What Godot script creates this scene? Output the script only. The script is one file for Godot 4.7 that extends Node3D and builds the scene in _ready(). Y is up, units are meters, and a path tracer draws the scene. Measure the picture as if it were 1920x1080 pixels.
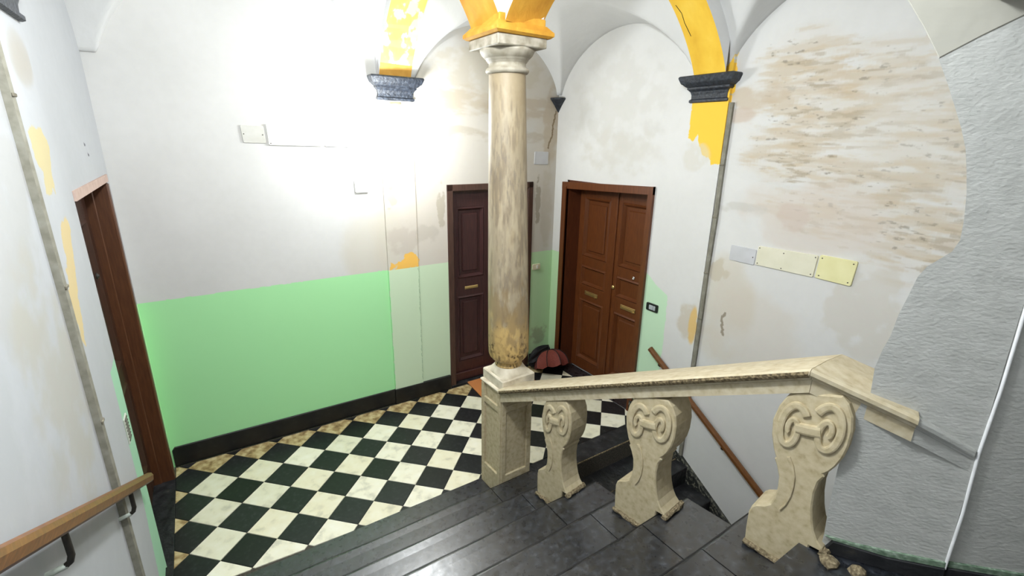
extends Node3D
# A stair landing in an old Genoese building: x runs along the back wall, y up, z from the back wall towards the viewer. Metres.

# ------------------------------------------------------------------ mesh helper
class MB:
	var st := SurfaceTool.new()
	func _init() -> void:
		st.begin(Mesh.PRIMITIVE_TRIANGLES)
	func v(p: Vector3, uv: Vector2, sg: int) -> void:
		st.set_smooth_group(sg)
		st.set_uv(uv)
		st.add_vertex(p)
	func tri(a: Vector3, b: Vector3, c: Vector3, sg := -1, ua := Vector2.ZERO, ub := Vector2.ZERO, uc := Vector2.ZERO) -> void: # counter-clockwise seen from outside
		v(a, ua, sg); v(c, uc, sg); v(b, ub, sg)
	func quad(a: Vector3, b: Vector3, c: Vector3, d: Vector3, sg := -1, ua := Vector2.ZERO, ub := Vector2.ZERO, uc := Vector2.ZERO, ud := Vector2.ZERO) -> void:
		tri(a, b, c, sg, ua, ub, uc)
		tri(a, c, d, sg, ua, uc, ud)
	func quad_from(o: Vector3, a: Vector3, b: Vector3, c: Vector3, d: Vector3, sg := -1, ua := Vector2.ZERO, ub := Vector2.ZERO, uc := Vector2.ZERO, ud := Vector2.ZERO) -> void: # turned away from o
		var n := (c - a).cross(d - b)
		if n.dot((a + b + c + d) / 4.0 - o) >= 0.0:
			quad(a, b, c, d, sg, ua, ub, uc, ud)
		else:
			quad(a, d, c, b, sg, ua, ud, uc, ub)
	func tri_from(o: Vector3, a: Vector3, b: Vector3, c: Vector3, sg := -1) -> void:
		if (b - a).cross(c - a).dot((a + b + c) / 3.0 - o) >= 0.0:
			tri(a, b, c, sg)
		else:
			tri(a, c, b, sg)
	func box(c: Vector3, size: Vector3, bevel := 0.0, bs := Basis.IDENTITY) -> MB:
		var h := size / 2.0
		var b := minf(bevel, minf(h.x, minf(h.y, h.z)) * 0.9)
		var p := func(s: Vector3, ax: int) -> Vector3:
			var q := Vector3(s.x * h.x, s.y * h.y, s.z * h.z)
			for k in 3:
				if k != ax:
					q[k] -= s[k] * b
			return c + bs * q
		for ax in 3:
			var i := (ax + 1) % 3
			var j := (ax + 2) % 3
			for s in [-1.0, 1.0]:
				var cs := []
				for ij in [[-1.0, -1.0], [1.0, -1.0], [1.0, 1.0], [-1.0, 1.0]]:
					var sv := Vector3.ZERO
					sv[ax] = s; sv[i] = ij[0]; sv[j] = ij[1]
					cs.append(p.call(sv, ax))
				quad_from(c, cs[0], cs[1], cs[2], cs[3])
			if b > 0.0:
				for s1 in [-1.0, 1.0]:
					for s2 in [-1.0, 1.0]:
						var u := Vector3.ZERO
						u[i] = s1; u[j] = s2
						var u0 := u; u0[ax] = -1.0
						var u1 := u; u1[ax] = 1.0
						quad_from(c, p.call(u0, i), p.call(u1, i), p.call(u1, j), p.call(u0, j))
		if b > 0.0:
			for sx in [-1.0, 1.0]:
				for sy in [-1.0, 1.0]:
					for sz in [-1.0, 1.0]:
						var s3 := Vector3(sx, sy, sz)
						tri_from(c, p.call(s3, 0), p.call(s3, 1), p.call(s3, 2))
		return self
	# rings of equal length joined into a skin; each quad faces away from its ring's middle
	func loft(rings: Array, caps := true, sg := -1) -> MB:
		var mids := []
		for r in rings:
			var m := Vector3.ZERO
			for q in r:
				m += q
			mids.append(m / r.size())
		for k in rings.size() - 1:
			var r0: Array = rings[k]
			var r1: Array = rings[k + 1]
			var o: Vector3 = (mids[k] + mids[k + 1]) / 2.0
			for i in r0.size():
				var j := (i + 1) % r0.size()
				quad_from(o, r0[i], r0[j], r1[j], r1[i], sg)
		if caps:
			var m0: Vector3 = mids[0]
			var m1: Vector3 = mids[1]
			var l: int = rings.size() - 1
			cap(rings[0], m0 - m1)
			cap(rings[l], mids[l] - mids[l - 1])
		return self
	func cap(ring: Array, out: Vector3) -> void:
		var ax := out.normalized()
		var e1: Vector3 = (ring[1] - ring[0]).normalized()
		for i in ring.size():
			if absf(e1.dot(ax)) > 0.9:
				e1 = (ring[(i + 1) % ring.size()] - ring[i]).normalized()
		var e2 := ax.cross(e1).normalized()
		var flat := PackedVector2Array()
		for q in ring:
			flat.append(Vector2((q - ring[0]).dot(e1), (q - ring[0]).dot(e2)))
		var idx := Geometry2D.triangulate_polygon(flat)
		for k in range(0, idx.size(), 3):
			var a: Vector3 = ring[idx[k]]
			var b: Vector3 = ring[idx[k + 1]]
			var c: Vector3 = ring[idx[k + 2]]
			if (b - a).cross(c - a).dot(out) >= 0.0:
				tri(a, b, c)
			else:
				tri(a, c, b)
	# an outline (in the plane e1, e2 at o) given depth along ex, with chamfered faces
	func extrude(poly: PackedVector2Array, o: Vector3, e1: Vector3, e2: Vector3, ex: Vector3, bevel := 0.0, smooth := -1) -> MB:
		var pl := poly.duplicate()
		if Geometry2D.is_polygon_clockwise(pl):
			pl.reverse()
		if e1.cross(e2).dot(ex) < 0.0: # look from the far side instead
			o += ex
			ex = -ex
		var n := pl.size()
		var inn := PackedVector2Array()
		for i in n:
			var a := pl[(i + n - 1) % n]
			var b := pl[i]
			var c := pl[(i + 1) % n]
			var d1 := (b - a).normalized()
			var d2 := (c - b).normalized()
			var nn := (Vector2(-d1.y, d1.x) + Vector2(-d2.y, d2.x))
			var l := nn.length()
			nn = nn / l if l > 0.01 else Vector2(-d1.y, d1.x)
			var k := clampf(nn.dot(Vector2(-d1.y, d1.x)), 0.5, 1.0)
			inn.append(b + nn * bevel / k)
		var f := func(q: Vector2, t: float) -> Vector3:
			return o + e1 * q.x + e2 * q.y + ex * t
		var t := Geometry2D.triangulate_polygon(inn)
		var L := ex.length()
		var bt := bevel / L
		for k in range(0, t.size(), 3):
			var a := inn[t[k]]
			var b := inn[t[k + 1]]
			var c := inn[t[k + 2]]
			if (b - a).cross(c - a) < 0.0:
				var x := b; b = c; c = x
			tri(f.call(a, 1.0), f.call(b, 1.0), f.call(c, 1.0))
			tri(f.call(a, 0.0), f.call(c, 0.0), f.call(b, 0.0))
		for i in n:
			var j := (i + 1) % n
			quad(f.call(pl[i], bt), f.call(pl[j], bt), f.call(pl[j], 1.0 - bt), f.call(pl[i], 1.0 - bt), smooth)
			if bevel > 0.0:
				quad(f.call(pl[i], 1.0 - bt), f.call(pl[j], 1.0 - bt), f.call(inn[j], 1.0), f.call(inn[i], 1.0))
				quad(f.call(inn[i], 0.0), f.call(inn[j], 0.0), f.call(pl[j], bt), f.call(pl[i], bt))
		return self
	func lathe(prof: Array, o: Vector3, segs := 48, up := Vector3.UP, vscale := 1.0) -> MB: # prof: Vector2(radius, height), from the bottom upwards
		var bs := Basis.IDENTITY
		if not up.is_equal_approx(Vector3.UP):
			bs = Basis(Quaternion(Vector3.UP, up.normalized()))
		for k in prof.size() - 1:
			var a: Vector2 = prof[k]
			var b: Vector2 = prof[k + 1]
			for i in segs:
				var t0 := TAU * i / segs
				var t1 := TAU * (i + 1) / segs
				var d0 := Vector3(cos(t0), 0, -sin(t0))
				var d1 := Vector3(cos(t1), 0, -sin(t1))
				var U0 := float(i) / segs
				var U1 := float(i + 1) / segs
				quad(o + bs * (d0 * a.x + Vector3(0, a.y, 0)), o + bs * (d1 * a.x + Vector3(0, a.y, 0)), o + bs * (d1 * b.x + Vector3(0, b.y, 0)), o + bs * (d0 * b.x + Vector3(0, b.y, 0)), 1,
					Vector2(U0, 1.0 - a.y * vscale), Vector2(U1, 1.0 - a.y * vscale), Vector2(U1, 1.0 - b.y * vscale), Vector2(U0, 1.0 - b.y * vscale))
		return self
	# a section (Vector2 outline) carried along a path with a fixed «up»
	func sweep(sec: Array, path: Array, up: Vector3, sg := -1) -> MB:
		var rings := []
		for k in path.size():
			var d: Vector3
			if k == 0:
				d = path[1] - path[0]
			elif k == path.size() - 1:
				d = path[k] - path[k - 1]
			else:
				d = (path[k] - path[k - 1]).normalized() + (path[k + 1] - path[k]).normalized()
			d = d.normalized()
			var sx := d.cross(up).normalized()
			var sy := sx.cross(d).normalized()
			var r := []
			for q in sec:
				r.append(path[k] + sx * q.x + sy * q.y)
			rings.append(r)
		return loft(rings, true, sg)
	func mesh(m: Material) -> ArrayMesh:
		st.generate_normals()
		st.set_material(m)
		return st.commit()


# ------------------------------------------------------------------ painted plaster: a picture of the paint and the stains on one wall
class Canvas:
	const NS := 512
	static var noise := []
	var w: int
	var h: int
	var u0: float
	var v1: float
	var ppm: float
	var d := PackedByteArray()
	static func prepare() -> void:
		if noise.size():
			return
		for k in 4:
			var f := FastNoiseLite.new()
			f.seed = 11 + k * 7
			f.noise_type = FastNoiseLite.TYPE_SIMPLEX_SMOOTH
			f.fractal_type = FastNoiseLite.FRACTAL_RIDGED if k == 2 else FastNoiseLite.FRACTAL_FBM
			f.fractal_octaves = 5
			f.frequency = [0.006, 0.02, 0.012, 0.06][k]
			noise.append(f.get_seamless_image(NS, NS).get_data())
	func _init(a: float, b: float, c: float, e: float, px: float) -> void:
		prepare()
		u0 = a; v1 = e; ppm = px
		w = int((b - a) * px)
		h = int((e - c) * px)
		d.resize(w * h * 3)
	func n(k: int, x: float, y: float) -> float:
		return noise[k][(int(y) & 511) * 512 + (int(x) & 511)] / 255.0
	func fill(c0: Color, c1: Color) -> void:
		var n0: PackedByteArray = noise[0]
		var n1: PackedByteArray = noise[3]
		var dr := (c1.r - c0.r) * 255.0
		var dg := (c1.g - c0.g) * 255.0
		var db := (c1.b - c0.b) * 255.0
		var i := 0
		for y in h:
			var row := (y & 511) * 512
			for x in w:
				var q := row + (x & 511)
				var t := (n0[q] * 0.7 + n1[q] * 0.3) / 255.0
				d[i] = int(c0.r * 255.0 + dr * t)
				d[i + 1] = int(c0.g * 255.0 + dg * t)
				d[i + 2] = int(c0.b * 255.0 + db * t)
				i += 3
	func put(x: int, y: int, c: Color, a: float) -> void:
		var i := (y * w + x) * 3
		d[i] = int(lerpf(d[i], c.r * 255.0, a))
		d[i + 1] = int(lerpf(d[i + 1], c.g * 255.0, a))
		d[i + 2] = int(lerpf(d[i + 2], c.b * 255.0, a))
	func blot(cu: float, cv: float, ru: float, rv: float, c: Color, strength: float, k := 1, sx := 1.0, sy := 1.0, thr := 0.5, soft := 0.15) -> void:
		var xa := maxi(0, int((cu - ru - u0) * ppm))
		var xb := mini(w, int((cu + ru - u0) * ppm))
		var ya := maxi(0, int((v1 - cv - rv) * ppm))
		var yb := mini(h, int((v1 - cv + rv) * ppm))
		for y in range(ya, yb):
			var dv := ((v1 - y / ppm) - cv) / rv
			for x in range(xa, xb):
				var du := ((u0 + x / ppm) - cu) / ru
				var r := du * du + dv * dv
				if r < 1.0:
					var e := (1.0 - r)
					var t := smoothstep(thr - soft, thr + soft, n(k, x * sx, y * sy) * 0.75 + e * 0.25 + (e - 0.5) * 0.2)
					put(x, y, c, strength * t * minf(1.0, e * 2.5))
	# paint inside an outline; the outline is moved about by noise of size jit
	func poly(pts: PackedVector2Array, c: Color, strength := 1.0, jit := 0.0, wear := 0.0) -> void:
		var lo := pts[0]
		var hi := pts[0]
		for p in pts:
			lo = lo.min(p)
			hi = hi.max(p)
		var xa := maxi(0, int((lo.x - jit - u0) * ppm))
		var xb := mini(w, int((hi.x + jit - u0) * ppm) + 1)
		var ya := maxi(0, int((v1 - hi.y - jit) * ppm))
		var yb := mini(h, int((v1 - lo.y + jit) * ppm) + 1)
		for y in range(ya, yb):
			for x in range(xa, xb):
				var q := Vector2(u0 + x / ppm, v1 - y / ppm)
				if jit > 0.0:
					q += Vector2(n(1, x * 2.0 + 99, y * 2.0) - 0.5, n(1, x * 2.0, y * 2.0 + 177) - 0.5) * jit * 2.0
				if Geometry2D.is_point_in_polygon(q, pts):
					var a := strength
					if wear > 0.0:
						a *= smoothstep(wear - 0.06, wear + 0.06, n(1, x * 1.7 + 31, y * 1.7) * 0.7 + n(3, x, y) * 0.3)
					put(x, y, c, a)
	func line(pts: Array, width: float, c: Color, strength: float) -> void:
		for k in pts.size() - 1:
			var a: Vector2 = pts[k]
			var b: Vector2 = pts[k + 1]
			var m := int(a.distance_to(b) * ppm * 2.0) + 1
			for i in m:
				var q := a.lerp(b, float(i) / m)
				var jx := (n(3, q.x * 300.0, q.y * 300.0) - 0.5) * 0.025
				var x := int((q.x + jx - u0) * ppm)
				var y := int((v1 - q.y) * ppm)
				var r := int(ceil(width * ppm * 0.5))
				for yy in range(y - r + 1, y + r):
					for xx in range(x - r + 1, x + r):
						if xx >= 0 and yy >= 0 and xx < w and yy < h:
							put(xx, yy, c, strength)
	func texture() -> ImageTexture:
		return ImageTexture.create_from_image(Image.create_from_data(w, h, false, Image.FORMAT_RGB8, d))


# ------------------------------------------------------------------ naming and tagging
var taken := {}
var M := {}
var rng := RandomNumberGenerator.new()

func numbered(called: String) -> String:
	if not taken.has(called):
		taken[called] = 0
		return called
	taken[called] += 1
	return "%s_%03d" % [called, taken[called]]

func tag(o: Node3D, label: String, category: String, group := "", kind := "") -> Node3D:
	o.set_meta("label", label)
	o.set_meta("category", category)
	if group:
		o.set_meta("group", group)
	if kind:
		o.set_meta("kind", kind)
	return o

func top(called: String, label: String, category: String, kind := "", at := Vector3.ZERO, group := "") -> Node3D:
	var o := Node3D.new()
	o.name = numbered(called)
	add_child(o)
	o.position = at
	return tag(o, label, category, group, kind)

func part(called: String, mb: MB, m: Material, parent: Node3D, kind := "") -> MeshInstance3D:
	var o := MeshInstance3D.new()
	o.name = called
	o.mesh = mb.mesh(m)
	o.cast_shadow = GeometryInstance3D.SHADOW_CASTING_SETTING_ON
	parent.add_child(o, true)
	if kind:
		o.set_meta("kind", kind)
	return o

func single(called: String, mb: MB, m: Material, label: String, category: String, group := "", kind := "") -> MeshInstance3D:
	var o := MeshInstance3D.new()
	o.name = numbered(called)
	o.mesh = mb.mesh(m)
	add_child(o)
	tag(o, label, category, group, kind)
	return o

func V(x: float, y: float, z: float) -> Vector3:
	return Vector3(x, y, z)

# ------------------------------------------------------------------ materials
func ntex(seed_: int, freq: float, stops: Array, size := 512, oct := 5, kind := FastNoiseLite.TYPE_SIMPLEX_SMOOTH, warp := 0.0) -> NoiseTexture2D:
	var f := FastNoiseLite.new()
	f.seed = seed_
	f.noise_type = kind
	f.frequency = freq
	f.fractal_octaves = oct
	if warp > 0.0:
		f.domain_warp_enabled = true
		f.domain_warp_amplitude = warp
		f.domain_warp_frequency = freq * 1.5
	var t := NoiseTexture2D.new()
	t.width = size
	t.height = size
	t.seamless = true
	t.noise = f
	if stops.size():
		var g := Gradient.new()
		var offs := PackedFloat32Array()
		var cols := PackedColorArray()
		for s in stops:
			offs.append(s[0])
			cols.append(s[1])
		g.offsets = offs
		g.colors = cols
		t.color_ramp = g
	return t

func mat(tex: Texture2D, rough: float, scale := 1.0, opts := {}) -> StandardMaterial3D:
	var m := StandardMaterial3D.new()
	if tex:
		m.albedo_texture = tex
		m.uv1_triplanar = true
		m.uv1_world_triplanar = opts.get("world", true)
		m.uv1_scale = opts.get("scale3", Vector3.ONE * scale)
	m.albedo_color = opts.get("color", Color.WHITE)
	m.roughness = rough
	m.metallic = opts.get("metallic", 0.0)
	m.metallic_specular = opts.get("spec", 0.5)
	if opts.has("bump"):
		m.heightmap_enabled = true
		m.heightmap_texture = opts.bump
		m.heightmap_scale = opts.get("depth", 0.3)
	if opts.has("rough_tex"):
		m.roughness_texture = opts.rough_tex
	return m

func C(r: int, g: int, b: int) -> Color:
	return Color8(r, g, b)

func make_materials() -> void:
	var grain := ntex(3, 0.05, [], 512, 4)
	var rough_plaster := ntex(5, 0.035, [], 512, 3, FastNoiseLite.TYPE_SIMPLEX_SMOOTH, 14.0)
	var pits := ntex(7, 0.03, [], 512, 5)
	M.grain = grain
	M.plaster = mat(ntex(21, 0.006, [[0.0, C(200, 200, 197)], [0.5, C(208, 208, 206)], [1.0, C(214, 214, 212)]]), 0.9, 0.5, {"bump": grain, "depth": 0.25})
	M.vault = mat(ntex(22, 0.006, [[0.0, C(204, 204, 202)], [0.5, C(212, 212, 211)], [1.0, C(218, 218, 217)]]), 0.9, 0.5, {"bump": grain, "depth": 0.2})
	M.plaster_grey = mat(ntex(23, 0.008, [[0.0, C(170, 170, 165)], [0.5, C(180, 180, 175)], [1.0, C(188, 188, 183)]]), 0.9, 0.6, {"bump": rough_plaster, "depth": 0.22, "scale3": Vector3(2.6, 3.4, 2.6)})
	M.plaster_smooth = mat(ntex(24, 0.006, [[0.0, C(160, 157, 144)], [0.5, C(174, 171, 160)], [1.0, C(182, 179, 171)]]), 0.9, 0.6, {"bump": grain, "depth": 0.2})
	M.ridge = mat(ntex(25, 0.02, [[0.0, C(226, 226, 226)], [1.0, C(240, 240, 240)]]), 0.8, 1.0)
	M.slate = mat(ntex(31, 0.02, [[0.0, C(16, 17, 20)], [0.4, C(25, 27, 31)], [0.62, C(35, 38, 44)], [0.8, C(52, 55, 61)], [1.0, C(88, 90, 94)]], 1024, 6), 1.0, 0.9,
		{"bump": pits, "depth": 0.035, "rough_tex": ntex(33, 0.03, [[0.0, Color(0.24, 0.24, 0.24)], [0.5, Color(0.30, 0.30, 0.30)], [1.0, Color(0.40, 0.40, 0.40)]]), "spec": 0.72})
	M.slate.clearcoat_enabled = true
	M.slate.clearcoat = 0.7
	M.slate.clearcoat_roughness = 0.3
	M.slate_dark = mat(ntex(32, 0.015, [[0.0, C(18, 18, 20)], [0.5, C(30, 31, 34)], [0.8, C(48, 48, 50)], [1.0, C(90, 84, 70)]], 512, 6), 0.5, 1.1, {"bump": pits, "depth": 0.4})
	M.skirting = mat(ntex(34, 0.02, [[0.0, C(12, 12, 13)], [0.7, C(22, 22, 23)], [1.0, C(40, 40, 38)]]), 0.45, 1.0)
	M.skirting_worn = mat(ntex(35, 0.03, [[0.0, C(20, 21, 20)], [0.5, C(38, 40, 37)], [0.62, C(62, 64, 58)], [0.7, C(180, 174, 150)], [0.74, C(70, 72, 66)], [1.0, C(44, 45, 42)]], 512, 6), 0.7, 1.6, {"bump": pits, "depth": 0.8})
	M.worn_edge = mat(ntex(36, 0.04, [[0.0, C(34, 29, 22)], [0.45, C(60, 50, 36)], [0.6, C(150, 134, 100)], [1.0, C(96, 82, 58)]], 512, 5), 0.7, 2.0, {"bump": pits, "depth": 0.5})
	M.green_edge = mat(ntex(37, 0.04, [[0.0, C(60, 82, 62)], [0.5, C(110, 132, 110)], [1.0, C(190, 200, 188)]], 512, 5), 0.8, 2.0)
	M.conduit = mat(ntex(95, 0.02, [[0.0, C(112, 108, 94)], [0.5, C(134, 131, 118)], [1.0, C(152, 150, 138)]], 512, 5), 0.8, 1.2)
	M.conduit_clip = mat(ntex(96, 0.02, [[0.0, C(84, 78, 64)], [1.0, C(140, 134, 118)]], 512, 5), 0.8, 1.2)
	M.grout = mat(ntex(38, 0.05, [[0.0, C(46, 42, 36)], [1.0, C(96, 90, 78)]]), 0.9, 2.0)
	M.mortar = mat(ntex(39, 0.06, [[0.0, C(70, 58, 42)], [0.5, C(120, 106, 80)], [1.0, C(190, 178, 146)]]), 0.9, 2.0, {"bump": pits, "depth": 1.0})
	M.whites = []
	for k in 3:
		var a: Color = [C(232, 224, 196), C(238, 232, 210), C(226, 221, 196)][k]
		M.whites.append(mat(ntex(40 + k, 0.01, [[0.0, a.darkened(0.14)], [0.4, a], [0.75, a.lightened(0.15)], [1.0, a.lightened(0.3)]], 512, 5, FastNoiseLite.TYPE_SIMPLEX_SMOOTH, 30.0), 0.38, 1.3))
	M.white_dirty = mat(ntex(44, 0.012, [[0.0, C(110, 88, 54)], [0.35, C(160, 136, 92)], [0.65, C(196, 178, 132)], [1.0, C(214, 200, 160)]], 512, 7), 0.6, 1.6)
	M.blacks = []
	for k in 3:
		var b: Color = [C(22, 23, 23), C(28, 30, 31), C(33, 33, 35)][k]
		M.blacks.append(mat(ntex(46 + k, 0.03, [[0.0, b.darkened(0.25)], [0.6, b], [0.85, b.lightened(0.07)], [1.0, b.lightened(0.2)]], 512, 6), 0.4, 1.3))
	M.stone = mat(ntex(51, 0.02, [[0.0, C(156, 140, 106)], [0.3, C(180, 165, 132)], [0.6, C(190, 176, 144)], [1.0, C(200, 188, 160)]], 1024, 5), 0.75, 1.0, {"bump": pits, "depth": 0.05})
	M.stone_rail = mat(ntex(52, 0.02, [[0.0, C(158, 142, 110)], [0.3, C(182, 168, 138)], [0.6, C(194, 182, 154)], [1.0, C(206, 196, 172)]], 1024, 5), 0.65, 0.9, {"bump": pits, "depth": 0.05})
	M.stone_grime = mat(ntex(53, 0.05, [[0.0, C(52, 42, 28)], [0.45, C(96, 82, 58)], [0.6, C(140, 124, 92)], [1.0, C(170, 154, 120)]], 512, 6), 0.85, 2.0, {"bump": pits, "depth": 0.6})
	M.stone_pale = mat(ntex(54, 0.02, [[0.0, C(176, 164, 142)], [0.5, C(204, 194, 172)], [1.0, C(222, 214, 196)]], 512, 5), 0.6, 1.0, {"bump": pits, "depth": 0.08})
	M.stone_cap = mat(ntex(55, 0.02, [[0.0, C(128, 118, 98)], [0.4, C(160, 152, 134)], [0.7, C(182, 174, 158)], [1.0, C(200, 192, 178)]], 512, 5), 0.6, 1.0, {"bump": pits, "depth": 0.1})
	M.yellow = mat(ntex(61, 0.01, [[0.0, C(220, 168, 42)], [0.4, C(234, 188, 56)], [0.7, C(240, 198, 66)], [1.0, C(244, 208, 86)]], 512, 5), 0.8, 0.8, {"bump": grain, "depth": 0.25})
	M.yellow_deep = mat(ntex(66, 0.012, [[0.0, C(184, 126, 34)], [0.45, C(206, 150, 48)], [0.75, C(214, 162, 58)], [1.0, C(220, 174, 84)]], 512, 6), 0.8, 0.9, {"bump": grain, "depth": 0.25})
	M.yellow_flaked = mat(ntex(62, 0.012, [[0.0, C(240, 224, 96)], [0.58, C(246, 230, 110)], [0.66, C(250, 240, 150)], [0.68, C(244, 243, 238)], [1.0, C(240, 240, 236)]], 512, 4), 0.8, 0.9, {"bump": grain, "depth": 0.25})
	M.ochre = mat(ntex(63, 0.02, [[0.0, C(196, 142, 60)], [1.0, C(222, 172, 86)]]), 0.8, 1.0)
	M.black_stone = mat(ntex(64, 0.03, [[0.0, C(22, 25, 31)], [0.5, C(36, 41, 50)], [0.8, C(54, 60, 70)], [1.0, C(84, 88, 94)]], 512, 6), 0.5, 1.8, {"bump": pits, "depth": 0.4})
	var wood := func(s: int, a: Color, b: Color, rough: float) -> StandardMaterial3D:
		return mat(ntex(s, 0.02, [[0.0, a], [0.5, a.lerp(b, 0.5)], [1.0, b]], 512, 5), rough, 1.0, {"scale3": Vector3(5.0, 0.5, 5.0), "spec": 0.5})
	M.wood_red = wood.call(71, C(84, 44, 20), C(108, 60, 28), 0.34)
	M.wood_red_dark = wood.call(72, C(70, 34, 18), C(98, 52, 28), 0.4)
	M.wood_plum = wood.call(73, C(52, 30, 30), C(74, 44, 42), 0.38)
	M.wood_plum_frame = wood.call(74, C(62, 42, 34), C(88, 62, 52), 0.45)
	M.wood_dark = wood.call(75, C(46, 24, 14), C(66, 36, 20), 0.45)
	M.wood_dark_frame = wood.call(76, C(74, 42, 22), C(98, 60, 34), 0.45)
	M.wood_rail = mat(ntex(77, 0.02, [[0.0, C(80, 46, 18)], [0.5, C(108, 66, 28)], [1.0, C(136, 90, 44)]], 512, 5), 0.4, 1.0, {"scale3": Vector3(8.0, 8.0, 1.2)})
	M.brass = mat(null, 0.32, 1.0, {"color": C(206, 176, 116), "metallic": 0.85})
	M.chrome = mat(null, 0.25, 1.0, {"color": C(214, 214, 210), "metallic": 0.9})
	M.iron = mat(ntex(78, 0.03, [[0.0, C(26, 23, 19)], [1.0, C(58, 52, 42)]]), 0.6, 2.0)
	M.iron_painted = mat(ntex(79, 0.04, [[0.0, C(150, 158, 144)], [0.6, C(190, 198, 188)], [1.0, C(206, 210, 204)]]), 0.7, 2.0)
	M.plate_grey = mat(ntex(81, 0.01, [[0.0, C(186, 184, 174)], [1.0, C(204, 203, 198)]]), 0.5, 1.0)
	M.plate_silver = mat(ntex(82, 0.01, [[0.0, C(190, 190, 192)], [1.0, C(204, 204, 208)]]), 0.5, 1.0)
	M.plate_cream = mat(ntex(83, 0.01, [[0.0, C(218, 214, 190)], [1.0, C(230, 226, 206)]]), 0.45, 1.0)
	M.plate_yellow = mat(ntex(84, 0.01, [[0.0, C(224, 218, 162)], [1.0, C(234, 229, 180)]]), 0.45, 1.0)
	M.plate_white = mat(ntex(85, 0.01, [[0.0, C(226, 224, 216)], [1.0, C(234, 233, 227)]]), 0.5, 1.0)
	M.screw = mat(null, 0.5, 1.0, {"color": C(70, 64, 54), "metallic": 0.5})
	M.plastic_black = mat(null, 0.35, 1.0, {"color": C(22, 24, 26)})
	M.plastic_grey = mat(null, 0.4, 1.0, {"color": C(170, 176, 180)})
	M.plastic_cream = mat(null, 0.4, 1.0, {"color": C(226, 218, 188)})
	M.cloth_red = mat(ntex(86, 0.05, [[0.0, C(112, 50, 42)], [1.0, C(150, 74, 62)]]), 0.75, 2.0)
	M.cloth_red.cull_mode = BaseMaterial3D.CULL_DISABLED
	M.cloth_black = mat(ntex(87, 0.05, [[0.0, C(16, 16, 20)], [1.0, C(28, 28, 34)]]), 0.7, 2.0)
	M.coir = mat(ntex(88, 0.15, [[0.0, C(186, 112, 58)], [1.0, C(218, 146, 86)]], 512, 3), 0.95, 2.0, {"bump": grain, "depth": 0.6})
	M.globe = mat(null, 0.4, 1.0, {"color": C(250, 250, 248)})
	M.globe.emission_enabled = true
	M.globe.emission = Color(1.0, 0.99, 0.97)
	M.globe.emission_energy_multiplier = 4.0

func uvmat(tex: Texture2D, rough: float, bump := 0.25) -> StandardMaterial3D:
	var m := StandardMaterial3D.new()
	m.albedo_texture = tex
	m.texture_repeat = false
	m.roughness = rough
	return m

# ------------------------------------------------------------------ scene
const XL := 0.02       # left wall
const XR := 4.12       # right wall
const RISE := 0.16
const NOSE := [1.85, 2.18, 2.51, 2.843, 3.183, 3.54, 3.875]
const LAND := 1.12     # upper landing

func rail_x(z: float) -> float: # face of the balusters
	return 2.29 + 0.137 * (z - 2.27)

func _ready() -> void:
	rng.seed = 5
	# camera
	var cam := Camera3D.new()
	cam.name = "camera"
	cam.fov = 62.38
	cam.near = 0.02
	add_child(cam)
	cam.position = Vector3(0.52, 2.7807, 4.53)
	cam.basis = Basis.from_euler(Vector3(deg_to_rad(-17.262), deg_to_rad(-33.625), deg_to_rad(1.08)))
	cam.current = true
	# environment: an interior with no daylight
	var we := WorldEnvironment.new()
	we.name = "environment"
	var env := Environment.new()
	env.background_mode = Environment.BG_COLOR
	env.background_color = Color(0, 0, 0)
	env.tonemap_mode = Environment.TONE_MAPPER_LINEAR
	env.tonemap_exposure = 1.85
	env.sdfgi_enabled = true
	env.ssao_enabled = true
	env.ssil_enabled = true
	we.environment = env
	add_child(we)
	make_materials()
	# lamps
	lamp("globe_lamp", "glowing white globe lamp under the dark capital on the back wall", V(2.05, 2.905, 0.40), V(2.15, 2.905, 0.018), 0.13, 1.0)
	lamp("globe_lamp", "glowing white globe lamp hanging under the vault over the upper stair", V(1.02, 3.74, 3.15), V(1.02, 4.2, 3.15), 0.115, 2.75)
	# the setting
	walls()
	floors()
	flights()
	vaults()
	doors()
	# the things
	column()
	balustrade()
	capitals()
	handrails()
	plates()
	small_things()

func lamp(called: String, label: String, at: Vector3, wall: Vector3, r: float, energy: float) -> void:
	var o := top(called, label, "lamp")
	var prof := []
	for k in 25:
		var a := -PI / 2 + PI * k / 24.0
		prof.append(Vector2(maxf(r * cos(a), 0.0005), r * sin(a)))
	part("globe", MB.new().lathe(prof, at, 40), M.globe, o)
	part("holder", MB.new().lathe([Vector2(0.001, r * 0.93), Vector2(0.045, r * 0.93), Vector2(0.05, r * 0.98), Vector2(0.05, r + 0.035), Vector2(0.001, r + 0.04)], at, 24), M.plastic_cream, o)
	var arm := MB.new()
	var sec := []
	for k in 10:
		sec.append(Vector2(cos(TAU * k / 10.0), sin(TAU * k / 10.0)) * 0.011)
	if absf(at.y - wall.y) > 0.1: # hangs on a rod
		arm.sweep(sec, [wall, at + V(0, r + 0.02, 0)], V(0, 0, 1), 1)
	else: # stands out from the wall on an arm
		arm.sweep(sec, [wall + V(0, r + 0.02, 0), at + V(0, r + 0.02, 0)], V(0, 1, 0), 1)
		var wd := (at - wall).normalized()
		arm.box(wall + V(0, r + 0.02, 0) + wd * 0.012, V(0.07, 0.07, 0.024), 0.006)
	part("bracket", arm, M.plastic_cream, o)
	var l := OmniLight3D.new()
	l.name = called + "_glow"
	l.position = at
	l.light_color = Color(0.96, 0.985, 1.0)
	l.light_energy = energy
	l.light_size = r * 0.9
	l.omni_range = 14.0
	l.omni_attenuation = 2.0
	l.shadow_enabled = true
	add_child(l)

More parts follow.
